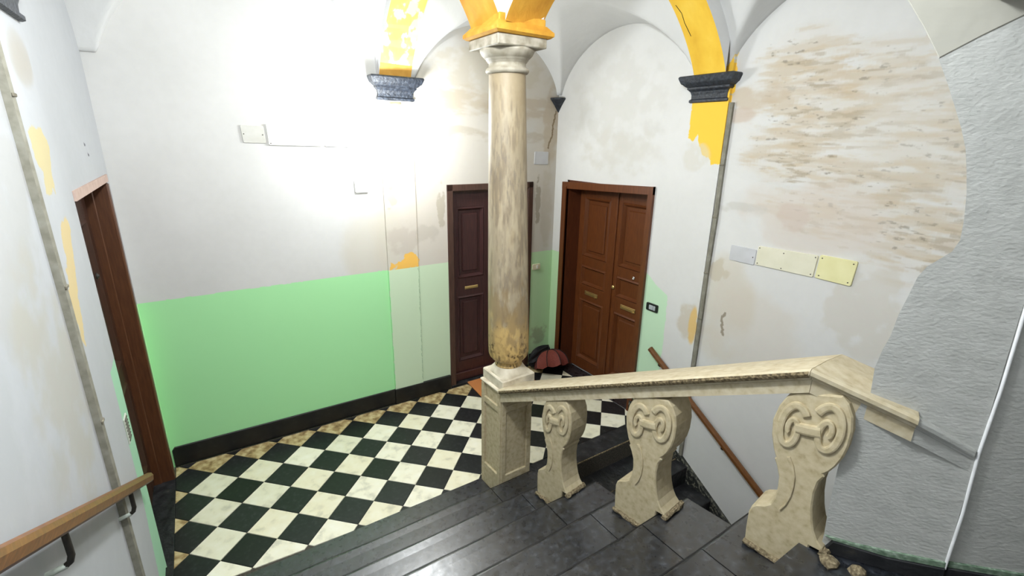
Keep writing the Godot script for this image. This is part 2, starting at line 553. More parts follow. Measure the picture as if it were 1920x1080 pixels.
# A wall face made of rectangles (u0, v0, u1, v1) given thickness; o + eu*u + ev*v, outwards en.
func slab_wall(mb: MB, rects: Array, o: Vector3, eu: Vector3, en: Vector3, thick: float, uvr: Rect2) -> void:
	var ev := Vector3.UP
	for r in rects:
		var pts := []
		for q in [[r[0], r[1]], [r[2], r[1]], [r[2], r[3]], [r[0], r[3]]]:
			pts.append(Vector2(q[0], q[1]))
		var off: Vector3 = en * (r[4] if r.size() > 4 else 0.0)
		var uv := func(p: Vector2) -> Vector2:
			return Vector2((p.x - uvr.position.x) / uvr.size.x, 1.0 - (p.y - uvr.position.y) / uvr.size.y)
		var f := []
		var b := []
		for p in pts:
			f.append(o + eu * p.x + ev * p.y + off)
			b.append(o + eu * p.x + ev * p.y - en * thick)
		var c: Vector3 = (f[0] + f[2] + b[0] + b[2]) / 4.0
		mb.quad_from(c, f[0], f[1], f[2], f[3], -1, uv.call(pts[0]), uv.call(pts[1]), uv.call(pts[2]), uv.call(pts[3]))
		mb.quad_from(c, b[0], b[1], b[2], b[3], -1, uv.call(pts[0]), uv.call(pts[1]), uv.call(pts[2]), uv.call(pts[3]))
		for i in 4:
			var j := (i + 1) % 4
			mb.quad_from(c, f[i], f[j], b[j], b[i], -1, uv.call(pts[i]), uv.call(pts[j]), uv.call(pts[j]), uv.call(pts[i]))

func P2(a: Array) -> PackedVector2Array:
	var r := PackedVector2Array()
	for k in range(0, a.size(), 2):
		r.append(Vector2(a[k], a[k + 1]))
	return r

func walls() -> void:
	var white0 := C(203, 202, 199)
	var white1 := C(213, 212, 210)
	var green := C(170, 232, 168)
	var pale := C(204, 224, 192)
	var tan := C(196, 176, 150)
	var grey := C(168, 164, 156)
	# ---------------- back wall
	var c := Canvas.new(0.0, 4.2, 0.0, 4.05, 190.0)
	c.fill(white0, white1)
	c.blot(3.2, 2.4, 1.3, 1.9, C(201, 193, 180), 0.7, 0, 1.0, 1.0, 0.35, 0.3)
	c.blot(2.35, 1.9, 0.5, 1.2, C(203, 195, 183), 0.8, 0, 1.3, 1.0, 0.35, 0.3)
	c.blot(1.9, 1.75, 0.35, 0.6, C(201, 194, 178), 0.6, 0, 1.0, 1.0, 0.4, 0.3)
	c.blot(2.9, 3.16, 0.75, 0.17, C(186, 172, 151), 0.64, 1, 0.7, 2.0, 0.5)
	c.blot(3.6, 3.12, 0.6, 0.15, C(182, 167, 146), 0.59, 1, 0.7, 2.0, 0.5)
	c.blot(2.75, 2.86, 0.4, 0.07, C(179, 168, 150), 0.51, 1, 0.8, 2.0, 0.45)
	c.blot(3.5, 2.82, 0.6, 0.09, C(180, 168, 150), 0.51, 1, 0.8, 2.0, 0.5)
	c.blot(3.2, 3.45, 0.9, 0.25, C(191, 182, 164), 0.51, 1, 1.0, 1.5, 0.5)
	c.blot(4.02, 2.95, 0.14, 0.5, C(186, 171, 150), 0.68, 1, 1.0, 1.0, 0.42)
	c.blot(4.0, 2.0, 0.1, 0.7, C(191, 182, 164), 0.51, 1, 1.0, 1.0, 0.45)
	c.line([Vector2(4.09, 3.1), Vector2(4.05, 2.95), Vector2(4.04, 2.83), Vector2(3.99, 2.7)], 0.012, C(134, 117, 93), 0.8)
	c.blot(2.13, 2.42, 0.12, 0.15, C(174, 164, 141), 0.85, 1, 1.6, 1.6, 0.45, 0.06)
	c.blot(2.1, 2.2, 0.07, 0.12, C(183, 174, 157), 0.8, 1, 1.6, 1.6, 0.5, 0.06)
	c.blot(2.2, 1.82, 0.2, 0.2, C(188, 178, 166), 0.6, 1, 1.2, 1.2, 0.45, 0.12)
	c.blot(2.46, 1.84, 0.16, 0.14, C(186, 178, 166), 0.6, 1, 1.2, 1.2, 0.5, 0.12)
	c.blot(2.63, 2.1, 0.06, 0.3, C(174, 164, 146), 0.7, 1, 1.8, 1.8, 0.5, 0.06)
	c.blot(3.87, 2.1, 0.05, 0.35, C(151, 142, 125), 0.7, 1, 1.8, 1.8, 0.5, 0.06)
	c.poly(P2([2.06, 1.5, 2.06, 1.58, 2.14, 1.57, 2.2, 1.64, 2.26, 1.67, 2.345, 1.64, 2.345, 1.5]), C(240, 186, 84), 0.95, 0.03, 0.3)
	c.poly(P2([0.0, 0.0, 2.032, 0.0, 2.032, 1.517, 0.0, 1.512]), green, 1.0, 0.004)
	c.poly(P2([2.032, 0.0, 2.72, 0.0, 2.72, 1.517, 2.032, 1.516]), pale, 1.0, 0.004)
	c.poly(P2([3.75, 0.0, 4.2, 0.0, 4.2, 1.497, 3.75, 1.503]), C(190, 222, 178), 1.0, 0.004)
	c.blot(3.95, 0.42, 0.16, 0.16, C(150, 160, 130), 0.6, 1, 1.6, 1.6, 0.45)
	c.line([Vector2(2.352, 1.5), Vector2(2.352, 0.2)], 0.01, C(140, 176, 140), 0.6)
	c.line([Vector2(2.352, 2.75), Vector2(2.352, 1.52)], 0.01, C(206, 194, 176), 0.7)
	var mb := MB.new()
	var r0 := Rect2(0.0, 0.0, 4.2, 4.05)
	# around the dark door (x 2.70 .. 3.80, up to 2.33); the last number is how far a strip stands proud (the pilaster)
	slab_wall(mb, [[-0.35, -1.4, 2.032, 4.3], [2.032, -1.4, 2.352, 4.3, 0.018], [2.352, -1.4, 2.70, 4.3], [2.70, 2.33, 3.80, 4.3], [2.70, -1.4, 3.80, 0.0], [3.80, -1.4, 4.5, 4.3]], Vector3.ZERO, V(1, 0, 0), V(0, 0, 1), 0.4, r0)
	var wm := uvmat(c.texture(), 0.85)
	var wb := single("wall_back", mb, wm, "white plaster back wall with a bright green painted dado", "wall", "", "structure")
	# ---------------- right wall
	c = Canvas.new(-0.1, 4.3, -1.3, 4.05, 170.0)
	c.fill(C(208, 207, 204), C(218, 217, 215))
	c.blot(0.9, 3.1, 0.8, 0.7, C(198, 196, 190), 0.40, 1, 1.0, 1.2, 0.55)
	c.blot(1.0, 2.7, 0.7, 0.3, C(201, 197, 188), 0.40, 1, 1.0, 1.2, 0.55)
	for q in [[2.75, 3.15, 0.6, 0.3], [3.2, 3.2, 0.45, 0.3], [2.9, 2.95, 0.8, 0.3], [2.65, 3.35, 0.45, 0.25], [2.9, 2.65, 0.7, 0.22], [3.3, 2.6, 0.5, 0.22], [2.6, 2.75, 0.4, 0.25], [3.0, 2.35, 0.7, 0.25], [3.5, 2.3, 0.5, 0.4], [3.6, 2.8, 0.5, 0.5]]:
		c.blot(q[0], q[1], q[2], q[3], C(208, 202, 192), 0.35, 0, 1.6, 4.0, 0.50, 0.25)
		c.blot(q[0], q[1], q[2], q[3], C(192, 176, 152), 0.42, 3, 0.22, 1.1, 0.64, 0.14)
		c.blot(q[0], q[1], q[2], q[3], C(196, 178, 150), 0.45, 1, 0.9, 4.0, 0.74, 0.10)
		c.blot(q[0] + 0.1, q[1] - 0.05, q[2], q[3], C(160, 146, 124), 0.45, 3, 0.4, 1.7, 0.78, 0.08)
		c.blot(q[0] - 0.1, q[1] + 0.02, q[2], q[3], C(120, 112, 100), 0.5, 3, 0.9, 2.2, 0.90, 0.05)
	c.blot(2.85, 2.3, 0.6, 0.3, C(207, 196, 185), 0.56, 0, 1.4, 1.4, 0.4, 0.15)
	c.blot(2.75, 2.28, 0.16, 0.12, C(198, 182, 170), 0.56, 1, 1.4, 1.4, 0.45)
	c.blot(2.4, 2.3, 0.3, 0.06, C(187, 184, 177), 0.48, 1, 1.2, 2.0, 0.5)
	c.blot(2.33, 3.12, 0.3, 0.1, C(190, 174, 152), 0.68, 1, 0.8, 1.6, 0.42)
	c.blot(2.22, 3.0, 0.16, 0.07, C(193, 176, 161), 0.68, 1, 0.8, 1.6, 0.42)
	c.blot(2.35, 1.45, 0.3, 0.55, C(202, 193, 175), 0.56, 0, 1.4, 1.4, 0.4, 0.2)
	c.blot(2.25, 1.75, 0.12, 0.14, C(188, 177, 155), 0.56, 1, 1.8, 1.8, 0.5, 0.06)
	c.blot(2.6, 1.3, 0.5, 0.5, C(206, 197, 183), 0.44, 0, 1.2, 1.2, 0.4, 0.2)
	c.blot(3.35, 1.75, 0.35, 0.4, C(200, 194, 181), 0.48, 1, 1.4, 1.4, 0.45, 0.12)
	c.blot(3.4, 2.9, 0.6, 0.7, C(206, 202, 193), 0.32, 1, 0.7, 1.2, 0.5, 0.15)
	c.line([Vector2(2.38, 1.42), Vector2(2.35, 1.38), Vector2(2.36, 1.3), Vector2(2.39, 1.22)], 0.012, C(150, 140, 124), 0.8)
	c.poly(P2([-0.1, -0.1, 0.2, -0.1, 0.2, 1.5, -0.1, 1.5]), C(190, 222, 178), 1.0, 0.004)
	c.poly(P2([1.45, -0.1, 1.45, 1.60, 1.50, 1.565, 1.62, 1.48, 1.80, 1.385, 1.805, 0.95, 1.80, -0.1]), C(192, 222, 190), 1.0, 0.006)
	c.poly(P2([1.805, 4.1, 1.81, 2.83, 1.86, 2.80, 1.90, 2.86, 1.93, 2.78, 1.97, 2.70, 2.03, 2.68, 2.06, 2.63, 2.15, 2.62, 2.15, 4.1]), C(244, 196, 66), 1.0, 0.02)
	c.blot(1.9, 2.68, 0.16, 0.14, C(206, 202, 192), 0.6, 1, 1.6, 1.6, 0.4)
	c.blot(2.05, 1.25, 0.14, 0.2, C(196, 186, 168), 0.7, 1, 1.6, 1.6, 0.42)
	c.blot(2.1, 1.22, 0.05, 0.2, C(224, 180, 96), 0.7, 1, 1.6, 1.6, 0.42)
	mb = MB.new()
	slab_wall(mb, [[-0.4, -2.2, 0.24, 4.3], [0.24, -2.2, 1.46, 0.0], [0.24, 2.36, 1.46, 4.3], [1.46, -2.2, 1.80, 4.3], [1.80, -2.2, 2.145, 4.3, 0.03], [2.145, -2.2, 4.3, 4.3]], V(XR, 0, 0), V(0, 0, 1), V(-1, 0, 0), 0.4, Rect2(-0.1, -1.3, 4.4, 5.35))
	single("wall_right", mb, uvmat(c.texture(), 0.85), "stained white plaster right wall with brown scuffs", "wall", "", "structure")
	# ---------------- left wall
	c = Canvas.new(-0.1, 4.6, 0.0, 4.05, 150.0)
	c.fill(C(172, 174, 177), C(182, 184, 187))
	c.blot(2.45, 2.6, 0.5, 0.7, C(167, 165, 160), 0.5, 1, 1.0, 1.0, 0.5)
	c.blot(2.4, 1.9, 0.4, 0.6, C(171, 167, 155), 0.6, 1, 1.0, 1.0, 0.5)
	c.blot(3.2, 1.6, 0.8, 0.8, C(165, 167, 167), 0.4, 1, 0.8, 0.8, 0.5)
	c.blot(1.85, 3.05, 0.18, 0.12, C(160, 152, 138), 0.6, 0, 1.0, 1.0, 0.4, 0.3)
	c.poly(P2([2.02, 2.79, 1.80, 2.80, 1.76, 2.73, 1.84, 2.54, 1.98, 2.56, 1.96, 2.66, 2.05, 2.68]), C(196, 182, 134), 0.9, 0.04)
	c.poly(P2([1.81, 2.46, 1.75, 2.40, 1.84, 2.23, 1.92, 2.11, 2.01, 1.94, 2.065, 1.96, 2.06, 2.08, 2.06, 2.16, 1.96, 2.30, 1.92, 2.42]), C(204, 182, 130), 0.9, 0.03)
	c.poly(P2([1.0, 0.0, 1.86, 0.0, 1.58, 1.60, 1.0, 1.62]), C(160, 206, 174), 1.0, 0.006)
	c.poly(P2([-0.1, 0.0, 0.3, 0.0, 0.3, 1.515, -0.1, 1.512]), C(184, 230, 180), 1.0, 0.003)
	for q in [[0.682, 2.714], [0.66, 2.71], [0.63, 2.655], [0.61, 2.65]]:
		c.blot(q[0], q[1], 0.014, 0.012, C(60, 60, 66), 0.9, 0, 1, 1, 0.0)
	c.line([Vector2(0.675, 2.71), Vector2(0.62, 2.655)], 0.008, C(170, 170, 176), 0.6)
	mb = MB.new()
	slab_wall(mb, [[-0.4, -0.3, 0.13, 4.3], [0.13, 2.5, 1.36, 4.3], [0.13, -0.3, 1.36, 0.0], [1.36, -0.3, 1.70, 4.3], [1.70, -0.3, 2.07, 4.3, 0.026], [2.07, -0.3, 6.7, 4.3]], V(XL, 0, 0), V(0, 0, 1), V(1, 0, 0), 0.4, Rect2(-0.1, 0.0, 4.7, 4.05))
	single("wall_left", mb, uvmat(c.texture(), 0.85), "white plaster left wall with flaking yellow paint and a grey pilaster edge", "wall", "", "structure")
	conduit("narrow olive-grey cable conduit down the edge of the yellow pilaster", [V(XR, 3.09, 2.165), V(XR, 2.62, 2.163), V(XR, 2.2, 2.168), V(XR, 1.72, 2.160), V(XR, 1.3, 2.164), V(XR, -0.12, 2.160)], V(0, 0, 0.034), V(-1, 0, 0))
	conduit("grey cable conduit down the left wall, crossed by the handrail", [V(XL, 4.0, 2.092), V(XL, 2.9, 2.09), V(XL, 2.2, 2.085), V(XL, 1.6, 2.09), V(XL, 0.17, 2.09)], V(0, 0, 0.036), V(1, 0, 0))
	# ---------------- front wall (behind the viewer) and the end of the lower flight
	single("wall_front", MB.new().box(V(2.1, 1.0, 6.5), V(5.2, 6.8, 0.4)), M.plaster, "plain white plaster wall closing the upper landing", "wall", "", "structure")
	# ---------------- the rough grey wall that carries on from the balustrade
	var A := V(2.5345, 0, 3.8946)
	var d := V(sin(deg_to_rad(33.0)), 0, cos(deg_to_rad(33.0)))
	var nz := V(-d.z, 0, d.x)
	var o := top("wall_stair", "rough grey plaster wall where the stone balustrade ends", "wall", "structure")
	var low := P2([0.026, 1.10, 0.027, 1.204, 0.020, 1.313, 0.015, 1.524, 0.016, 1.651, 0.021, 1.774, 0.036, 1.837, 0.055, 1.881, 0.051, 1.933, 0.047, 1.988, 0.056, 2.066, 0.068, 2.122, 0.074, 2.206, 0.085, 2.268, 0.098, 2.349, 0.115, 2.389, 0.141, 2.417, 0.170, 2.448, 0.182, 2.489, 0.176, 2.560, 0.162, 2.646, 0.146, 2.713, 0.128, 2.779, 0.102, 2.843, 0.071, 2.907, 0.036, 2.978, -0.002, 3.049, 0.088, 3.107, 0.37, 3.27, 0.393, 2.24, 0.42, 1.504, 0.431, 1.218, 0.433, 1.10])
	part("plaster_face", MB.new().extrude(low, A, d, Vector3.UP, V(0.42, 0, 0), 0.0), M.plaster_grey, o)
	# beyond the worn arris the wall turns away to the right
	var B := A + d * 0.395
	var d2 := V(0.70, 0, 0.714)
	part("plaster_return", MB.new().extrude(P2([0.0, 2.24, 0.03, 1.50, 0.048, 1.10, 2.1, 1.10, 2.1, 4.3, -0.04, 4.3, -0.03, 3.3]), B, d2, Vector3.UP, V(0.3, 0, -0.22), 0.003), M.plaster_grey, o)
	var arr := []
	for k in 9:
		var t := k / 8.0
		arr.append(A + d * lerpf(0.434, 0.366, t) + V(0, lerpf(1.2, 3.3, t), 0) + nz * 0.002 + d * 0.004 * sin(k * 2.3))
	var sec := []
	for k in 8:
		sec.append(Vector2(cos(TAU * k / 8.0), sin(TAU * k / 8.0)) * 0.0055)
	part("worn_arris", MB.new().sweep(sec, arr, d, 1), M.ridge, o)
	var up := P2([-0.002, 3.049, 0.088, 3.107, 0.37, 3.27, 0.365, 4.3, -0.36, 4.3, -0.32, 3.56, -0.22, 3.38, -0.120, 3.221, -0.063, 3.143])
	part("smooth_spandrel", MB.new().extrude(up, A + nz * 0.003, d, Vector3.UP, V(0.40, 0, 0), 0.003), M.plaster_smooth, o)
	# black skirting of that wall, its top edge brushed with green
	var bb := top("baseboard_stair", "black skirting with a green-brushed top edge under the grey wall", "baseboard", "structure")
	part("board", MB.new().extrude(P2([0.03, LAND, 0.06, 1.186, 0.25, 1.182, 0.433, 1.206, 0.435, LAND]), A + nz * 0.014, d, Vector3.UP, -nz * 0.03, 0.003), M.slate_dark, bb)
	part("board", MB.new().extrude(P2([0.05, LAND, 0.048, 1.206, 2.0, 1.206, 2.0, LAND]), B + V(-0.714, 0, 0.70) * 0.014, d2, Vector3.UP, V(0.714, 0, -0.70) * 0.03, 0.003), M.slate_dark, bb)
	part("painted_edge", MB.new().extrude(P2([0.06, 1.186, 0.03, 1.200, 0.14, 1.200, 0.25, 1.212, 0.431, 1.232, 0.433, 1.206, 0.25, 1.182]), A + nz * 0.008, d, Vector3.UP, -nz * 0.02, 0.002), M.green_edge, bb)
	part("painted_edge", MB.new().extrude(P2([0.048, 1.206, 0.048, 1.232, 2.0, 1.232, 2.0, 1.206]), B + V(-0.714, 0, 0.70) * 0.008, d2, Vector3.UP, V(0.714, 0, -0.70) * 0.02, 0.002), M.green_edge, bb)
	# skirtings of the landing
	var b1 := top("baseboard_back", "black painted skirting along the green back wall", "baseboard", "structure")
	part("board", MB.new().extrude(P2([0.03, 0.0, 0.03, 0.16, 0.05, 0.188, 2.028, 0.174, 2.028, 0.0]), V(0, 0, 0.013), V(1, 0, 0), Vector3.UP, V(0, 0, -0.02), 0.003), M.skirting, b1)
	part("board", MB.new().extrude(P2([2.026, 0.0, 2.026, 0.176, 2.69, 0.168, 2.69, 0.0]), V(0, 0, 0.03), V(1, 0, 0), Vector3.UP, V(0, 0, -0.04), 0.003), M.skirting, b1)
	part("board", MB.new().box(V(3.97, 0.08, 0.006), V(0.32, 0.16, 0.014), 0.003), M.skirting, b1)
	var b2 := top("baseboard_right", "worn dark skirting running down beside the lower flight", "baseboard", "structure")
	part("board", MB.new().extrude(P2([1.47, -0.02, 1.47, 0.14, 1.80, 0.14, 1.95, 0.02, 2.125, -0.094, 2.734, -0.476, 3.9, -1.21, 3.9, -1.6, 2.0, -0.35, 1.85, -0.02]), V(XR - 0.036, 0, 0), V(0, 0, 1), Vector3.UP, V(0.05, 0, 0), 0.004), M.skirting_worn, b2)
	single("baseboard_left", MB.new().box(V(XL + 0.008, 0.085, 1.55), V(0.018, 0.17, 0.30), 0.003), M.skirting, "short black skirting beside the left door", "baseboard", "", "structure")

func conduit(label: String, pts: Array, wid: Vector3, en: Vector3) -> void:
	var o := top("conduit", label, "conduit")
	var rings := []
	for p in pts:
		rings.append([p - wid / 2, p + wid / 2, p + wid / 2 + en * 0.024, p + en * 0.030, p - wid / 2 + en * 0.024])
	part("channel", MB.new().loft(rings), M.conduit, o)
	for k in range(1, pts.size() - 1):
		var c: Vector3 = pts[k] + en * 0.028
		part("clip", MB.new().box(c, V(0.008, 0.014, 0.008) + wid.abs() * 0.9, 0.003), M.conduit_clip, o)

func floors() -> void:
	var o := top("floor", "chequered black and cream marble tile floor of the landing", "floor", "structure")
	part("screed", MB.new().box(V(2.07, -0.157, 0.9), V(4.14, 0.30, 1.9)), M.grout, o)
	# every tile on the diagonal grid that the landing cuts
	var land := P2([XL + 0.012, 0.028, 2.69, 0.034, XR - 0.02, 0.028, XR - 0.02, 1.628, 2.44, 1.625, 2.44, 1.548, 1.2, 1.556, XL + 0.012, 1.497])
	var org := Vector2(0.297, 0.268)
	var e := Vector2(0.25, 0.25) * sqrt(0.5)
	var eu := Vector2(e.x, e.y)
	var ev := Vector2(e.x, -e.y)
	for i in range(-14, 26):
		for j in range(-14, 26):
			var p := org + eu * i + ev * j
			if p.x < -0.5 or p.x > 4.3 or p.y < -0.4 or p.y > 2.1:
				continue
			var sq := PackedVector2Array([p, p + eu, p + eu + ev, p + ev])
			for cut in Geometry2D.intersect_polygons(sq, land):
				for g in Geometry2D.offset_polygon(cut, -0.0016):
					if absf(poly_area(g)) < 0.0008:
						continue
					var ctr := Vector2.ZERO
					for q in g:
						ctr += q
					ctr /= g.size()
					var black := (i + j) % 2 == 0
					var m: Material
					if black:
						m = M.blacks[rng.randi() % 3]
					elif ctr.y < 0.14 or ctr.x < 0.16:
						m = M.white_dirty
					else:
						m = M.whites[rng.randi() % 3]
					part("tile", tile_mesh(g, rng.randf_range(-0.0012, 0.0012)), m, o)
	# slate border of the landing
	part("border_slab", MB.new().box(V(1.12, -0.02, 1.70), V(2.2, 0.05, 0.30), 0.004), M.slate, o)
	part("border_slab", MB.new().box(V(2.38, -0.02, 1.70), V(0.30, 0.05, 0.30), 0.004), M.slate, o)
	part("border_slab", MB.new().box(V(3.325, -0.022, 1.733), V(1.57, 0.05, 0.21), 0.006), M.slate_dark, o)
	# thresholds
	part("threshold", MB.new().box(V(-0.11, -0.02, 0.745), V(0.285, 0.05, 1.225), 0.004), M.slate_dark, o)
	part("threshold", MB.new().box(V(3.25, -0.008, -0.07), V(1.09, 0.06, 0.17), 0.004), M.slate_dark, o)
	part("threshold", MB.new().box(V(XR + 0.09, -0.02, 0.85), V(0.22, 0.05, 1.2), 0.004), M.slate, o)
	var u := top("floor_upper", "dark slate floor of the upper landing", "floor", "structure")
	part("slab", MB.new().box(V(1.35, LAND - 0.08, 5.1), V(2.7, 0.16, 2.5), 0.0), M.slate, u)
	part("slab", MB.new().box(V(3.4, LAND - 0.1, 5.6), V(1.6, 0.16, 1.6), 0.0), M.slate, u)
	var w := top("floor_lower", "dark slate floor at the foot of the lower flight", "floor", "structure")
	part("slab", MB.new().box(V(3.2, -1.5, 5.0), V(2.2, 0.2, 3.0)), M.slate_dark, w)

func poly_area(p: PackedVector2Array) -> float:
	var a := 0.0
	for i in p.size():
		a += p[i].cross(p[(i + 1) % p.size()])
	return a / 2.0

func tile_mesh(g: PackedVector2Array, dy: float) -> MB:
	var mb := MB.new()
	var inner: Array = Geometry2D.offset_polygon(g, -0.002)
	var pl := g
	if Geometry2D.is_polygon_clockwise(pl):
		pl.reverse()
	var mid := Vector2.ZERO
	for q in pl:
		mid += q
	mid /= pl.size()
	var ins := PackedVector2Array()
	for q in pl:
		ins.append(q + (mid - q).limit_length(0.003))
	var f := func(q: Vector2, y: float) -> Vector3:
		return Vector3(q.x, y, q.y)
	var o := f.call(mid, -0.02) as Vector3
	var t := Geometry2D.triangulate_polygon(ins)
	for k in range(0, t.size(), 3):
		mb.tri_from(o, f.call(ins[t[k]], dy), f.call(ins[t[k + 1]], dy), f.call(ins[t[k + 2]], dy))
	for i in pl.size():
		var j := (i + 1) % pl.size()
		mb.quad_from(o, f.call(pl[i], dy - 0.002), f.call(pl[j], dy - 0.002), f.call(ins[j], dy), f.call(ins[i], dy))
		mb.quad_from(o, f.call(pl[i], -0.015), f.call(pl[j], -0.015), f.call(pl[j], dy - 0.002), f.call(pl[i], dy - 0.002))
	return mb

# a slab with a rounded nose towards -z
func tread_mesh(x0: float, x1: float, z0: float, z1: float, y: float, skew := 0.0) -> MB:
	var t := 0.045
	var sec := []
	sec.append(Vector2(z1, y)); sec.append(Vector2(z0 + 0.18, y - 0.001)); sec.append(Vector2(z0 + 0.08, y - 0.002)); sec.append(Vector2(z0 + 0.022, y))
	for k in 5:
		var a := PI / 2 + PI / 2 * (k + 1) / 5.0
		sec.append(Vector2(z0 + 0.022 + cos(a) * 0.022, y - 0.022 + sin(a) * 0.022))
	sec.append(Vector2(z0, y - t + 0.01)); sec.append(Vector2(z0 + 0.008, y - t)); sec.append(Vector2(z1, y - t))
	var n := maxi(1, int((x1 - x0) / 0.12))
	var rings := []
	for i in n + 1:
		var x := lerpf(x0, x1, float(i) / n)
		var r := []
		for q in sec:
			var wob := 0.003 * sin(x * 7.0 + y * 31.0) + 0.002 * sin(x * 17.0 + y * 11.0)
			var wear := -(0.004 + 0.009 * exp(-pow((x - 1.15) / 0.75, 2.0))) * clampf((z1 - q.x) / (z1 - z0), 0.0, 1.0)
			r.append(V(x + (skew * (q.x - z0) if i == n else 0.0), q.y + wear, q.x + (wob if q.x < z0 + 0.02 else 0.0)))
		rings.append(r)
	return MB.new().loft(rings, true)

func flights() -> void:
	var o := top("stair_flight", "worn dark slate flight climbing from the landing towards the viewer", "stairs", "structure")
	# solid under the treads
	var prof := PackedVector2Array([Vector2(1.87, 0.0)])
	for k in 7:
		var y := RISE * (k + 1) - 0.045
		prof.append(Vector2(NOSE[k] + 0.022, y))
		prof.append(Vector2((NOSE[k + 1] if k < 6 else 4.2) + 0.022, y))
	prof.append(Vector2(4.22, 0.8))
	prof.append(Vector2(2.35, -0.3))
	prof.append(Vector2(1.87, -0.3))
	part("riser_block", MB.new().extrude(prof, V(XL, 0, 0), V(0, 0, 1), Vector3.UP, V(2.49, 0, 0)), M.slate_dark, o)
	for k in 7:
		var z0: float = NOSE[k]
		var z1: float = (NOSE[k + 1] if k < 6 else 4.1) + 0.05
		var y := RISE * (k + 1)
		var xs := 2.13 + 0.10 * (z0 - 1.85) + 0.03 * sin(k * 2.1)
		var xe := 2.53 + 0.105 * (z0 - 1.87)
		part("tread", tread_mesh(XL + 0.002, xs - 0.002, z0, z1, y), M.slate, o)
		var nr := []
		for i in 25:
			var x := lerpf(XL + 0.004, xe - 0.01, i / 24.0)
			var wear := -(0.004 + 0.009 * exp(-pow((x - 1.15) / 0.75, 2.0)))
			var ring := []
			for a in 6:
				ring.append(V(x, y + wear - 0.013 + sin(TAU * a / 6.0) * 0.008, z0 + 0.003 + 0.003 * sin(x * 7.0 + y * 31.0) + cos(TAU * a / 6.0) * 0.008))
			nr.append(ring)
		part("nosing_shade", MB.new().loft(nr), M.skirting, o)  # added dark strip that draws the shaded turn of each tread nose
		part("tread_end", tread_mesh(xs + 0.002, xe, z0 + 0.002, z1, y + 0.002, 0.105), M.slate, o)
	var q := top("stair_flight", "dark lower flight going down behind the balusters", "stairs", "structure")
	for k in 8:
		var z0 := 1.84 + 0.285 * k
		var y := -0.18 * (k + 1)
		part("step", MB.new().box(V(3.34, y - 0.2, z0 + 0.215), V(1.56, 0.4, 0.42), 0.006), M.slate_dark, q)
	part("worn_riser", MB.new().box(V(3.34, -0.105, 1.843), V(1.5, 0.13, 0.012), 0.004), M.worn_edge, q)
	part("worn_nosing", MB.new().box(V(3.34, -0.006, 1.843), V(1.5, 0.016, 0.010), 0.004), M.stone_grime, q)
	part("worn_nosing", MB.new().box(V(3.34, -0.186, 2.126), V(1.5, 0.02, 0.012), 0.004), M.worn_edge, q)
	part("string_wall", MB.new().extrude(P2([1.86, 0.0, 4.2, 0.62, 4.2, -1.4, 1.86, -1.4]), V(2.42, 0, 0), V(0, 0, 1), Vector3.UP, V(0.10, 0, 0)), M.slate_dark, q)

# height over the springing of a vault cell of span a..b
func cell(u: float, a: float, b: float, h: float, p: float) -> float:
	var s := clampf((u - (a + b) / 2.0) / ((b - a) / 2.0), -1.0, 1.0)
	return h * pow(maxf(0.0, 1.0 - s * s), p)

# a groin vault. ys: springing heights at (x0,z0) (x1,z0) (x0,z1) (x1,z1); fx, fz: spans; cells: [h, p] of the lunettes at z0, z1, x0, x1
func vault_mesh(x0: float, x1: float, z0: float, z1: float, ys: Array, fx: Array, fz: Array, cells: Array) -> MB:
	var n := 64
	var mb := MB.new()
	var hs := []
	for i in n + 1:
		var row := []
		# crowd the samples at the springings, where the curve is steep
		var x := lerpf(x0, x1, (1.0 - cos(PI * i / n)) / 2.0)
		for j in n + 1:
			var z := lerpf(z0, z1, (1.0 - cos(PI * j / n)) / 2.0)
			var tx := clampf((x - fx[0]) / (fx[1] - fx[0]), 0.0, 1.0)
			var tz := clampf((z - fz[0]) / (fz[1] - fz[0]), 0.0, 1.0)
			var y0 := lerpf(lerpf(ys[0], ys[1], tx), lerpf(ys[2], ys[3], tx), tz)
			var a := cell(x, lerpf(fx[0], fx[2], tz), lerpf(fx[1], fx[3], tz), lerpf(cells[0][0], cells[1][0], tz), lerpf(cells[0][1], cells[1][1], tz))
			var b := cell(z, lerpf(fz[0], fz[2], tx), lerpf(fz[1], fz[3], tx), lerpf(cells[2][0], cells[3][0], tx), lerpf(cells[2][1], cells[3][1], tx))
			row.append(V(x, y0 + maxf(a, b), z))
		hs.append(row)
	for i in n:
		for j in n:
			# seen from below
			var a: Vector3 = hs[i][j]
			var b: Vector3 = hs[i + 1][j]
			var c: Vector3 = hs[i + 1][j + 1]
			var d: Vector3 = hs[i][j + 1]
			var far := (a + c) / 2.0 + V(0, 3, 0)
			# split along the diagonal that follows the groin
			if (i < n / 2) == (j < n / 2):
				mb.tri_from(far, a, b, c, 1); mb.tri_from(far, a, c, d, 1)
			else:
				mb.tri_from(far, a, b, d, 1); mb.tri_from(far, b, c, d, 1)
	return mb

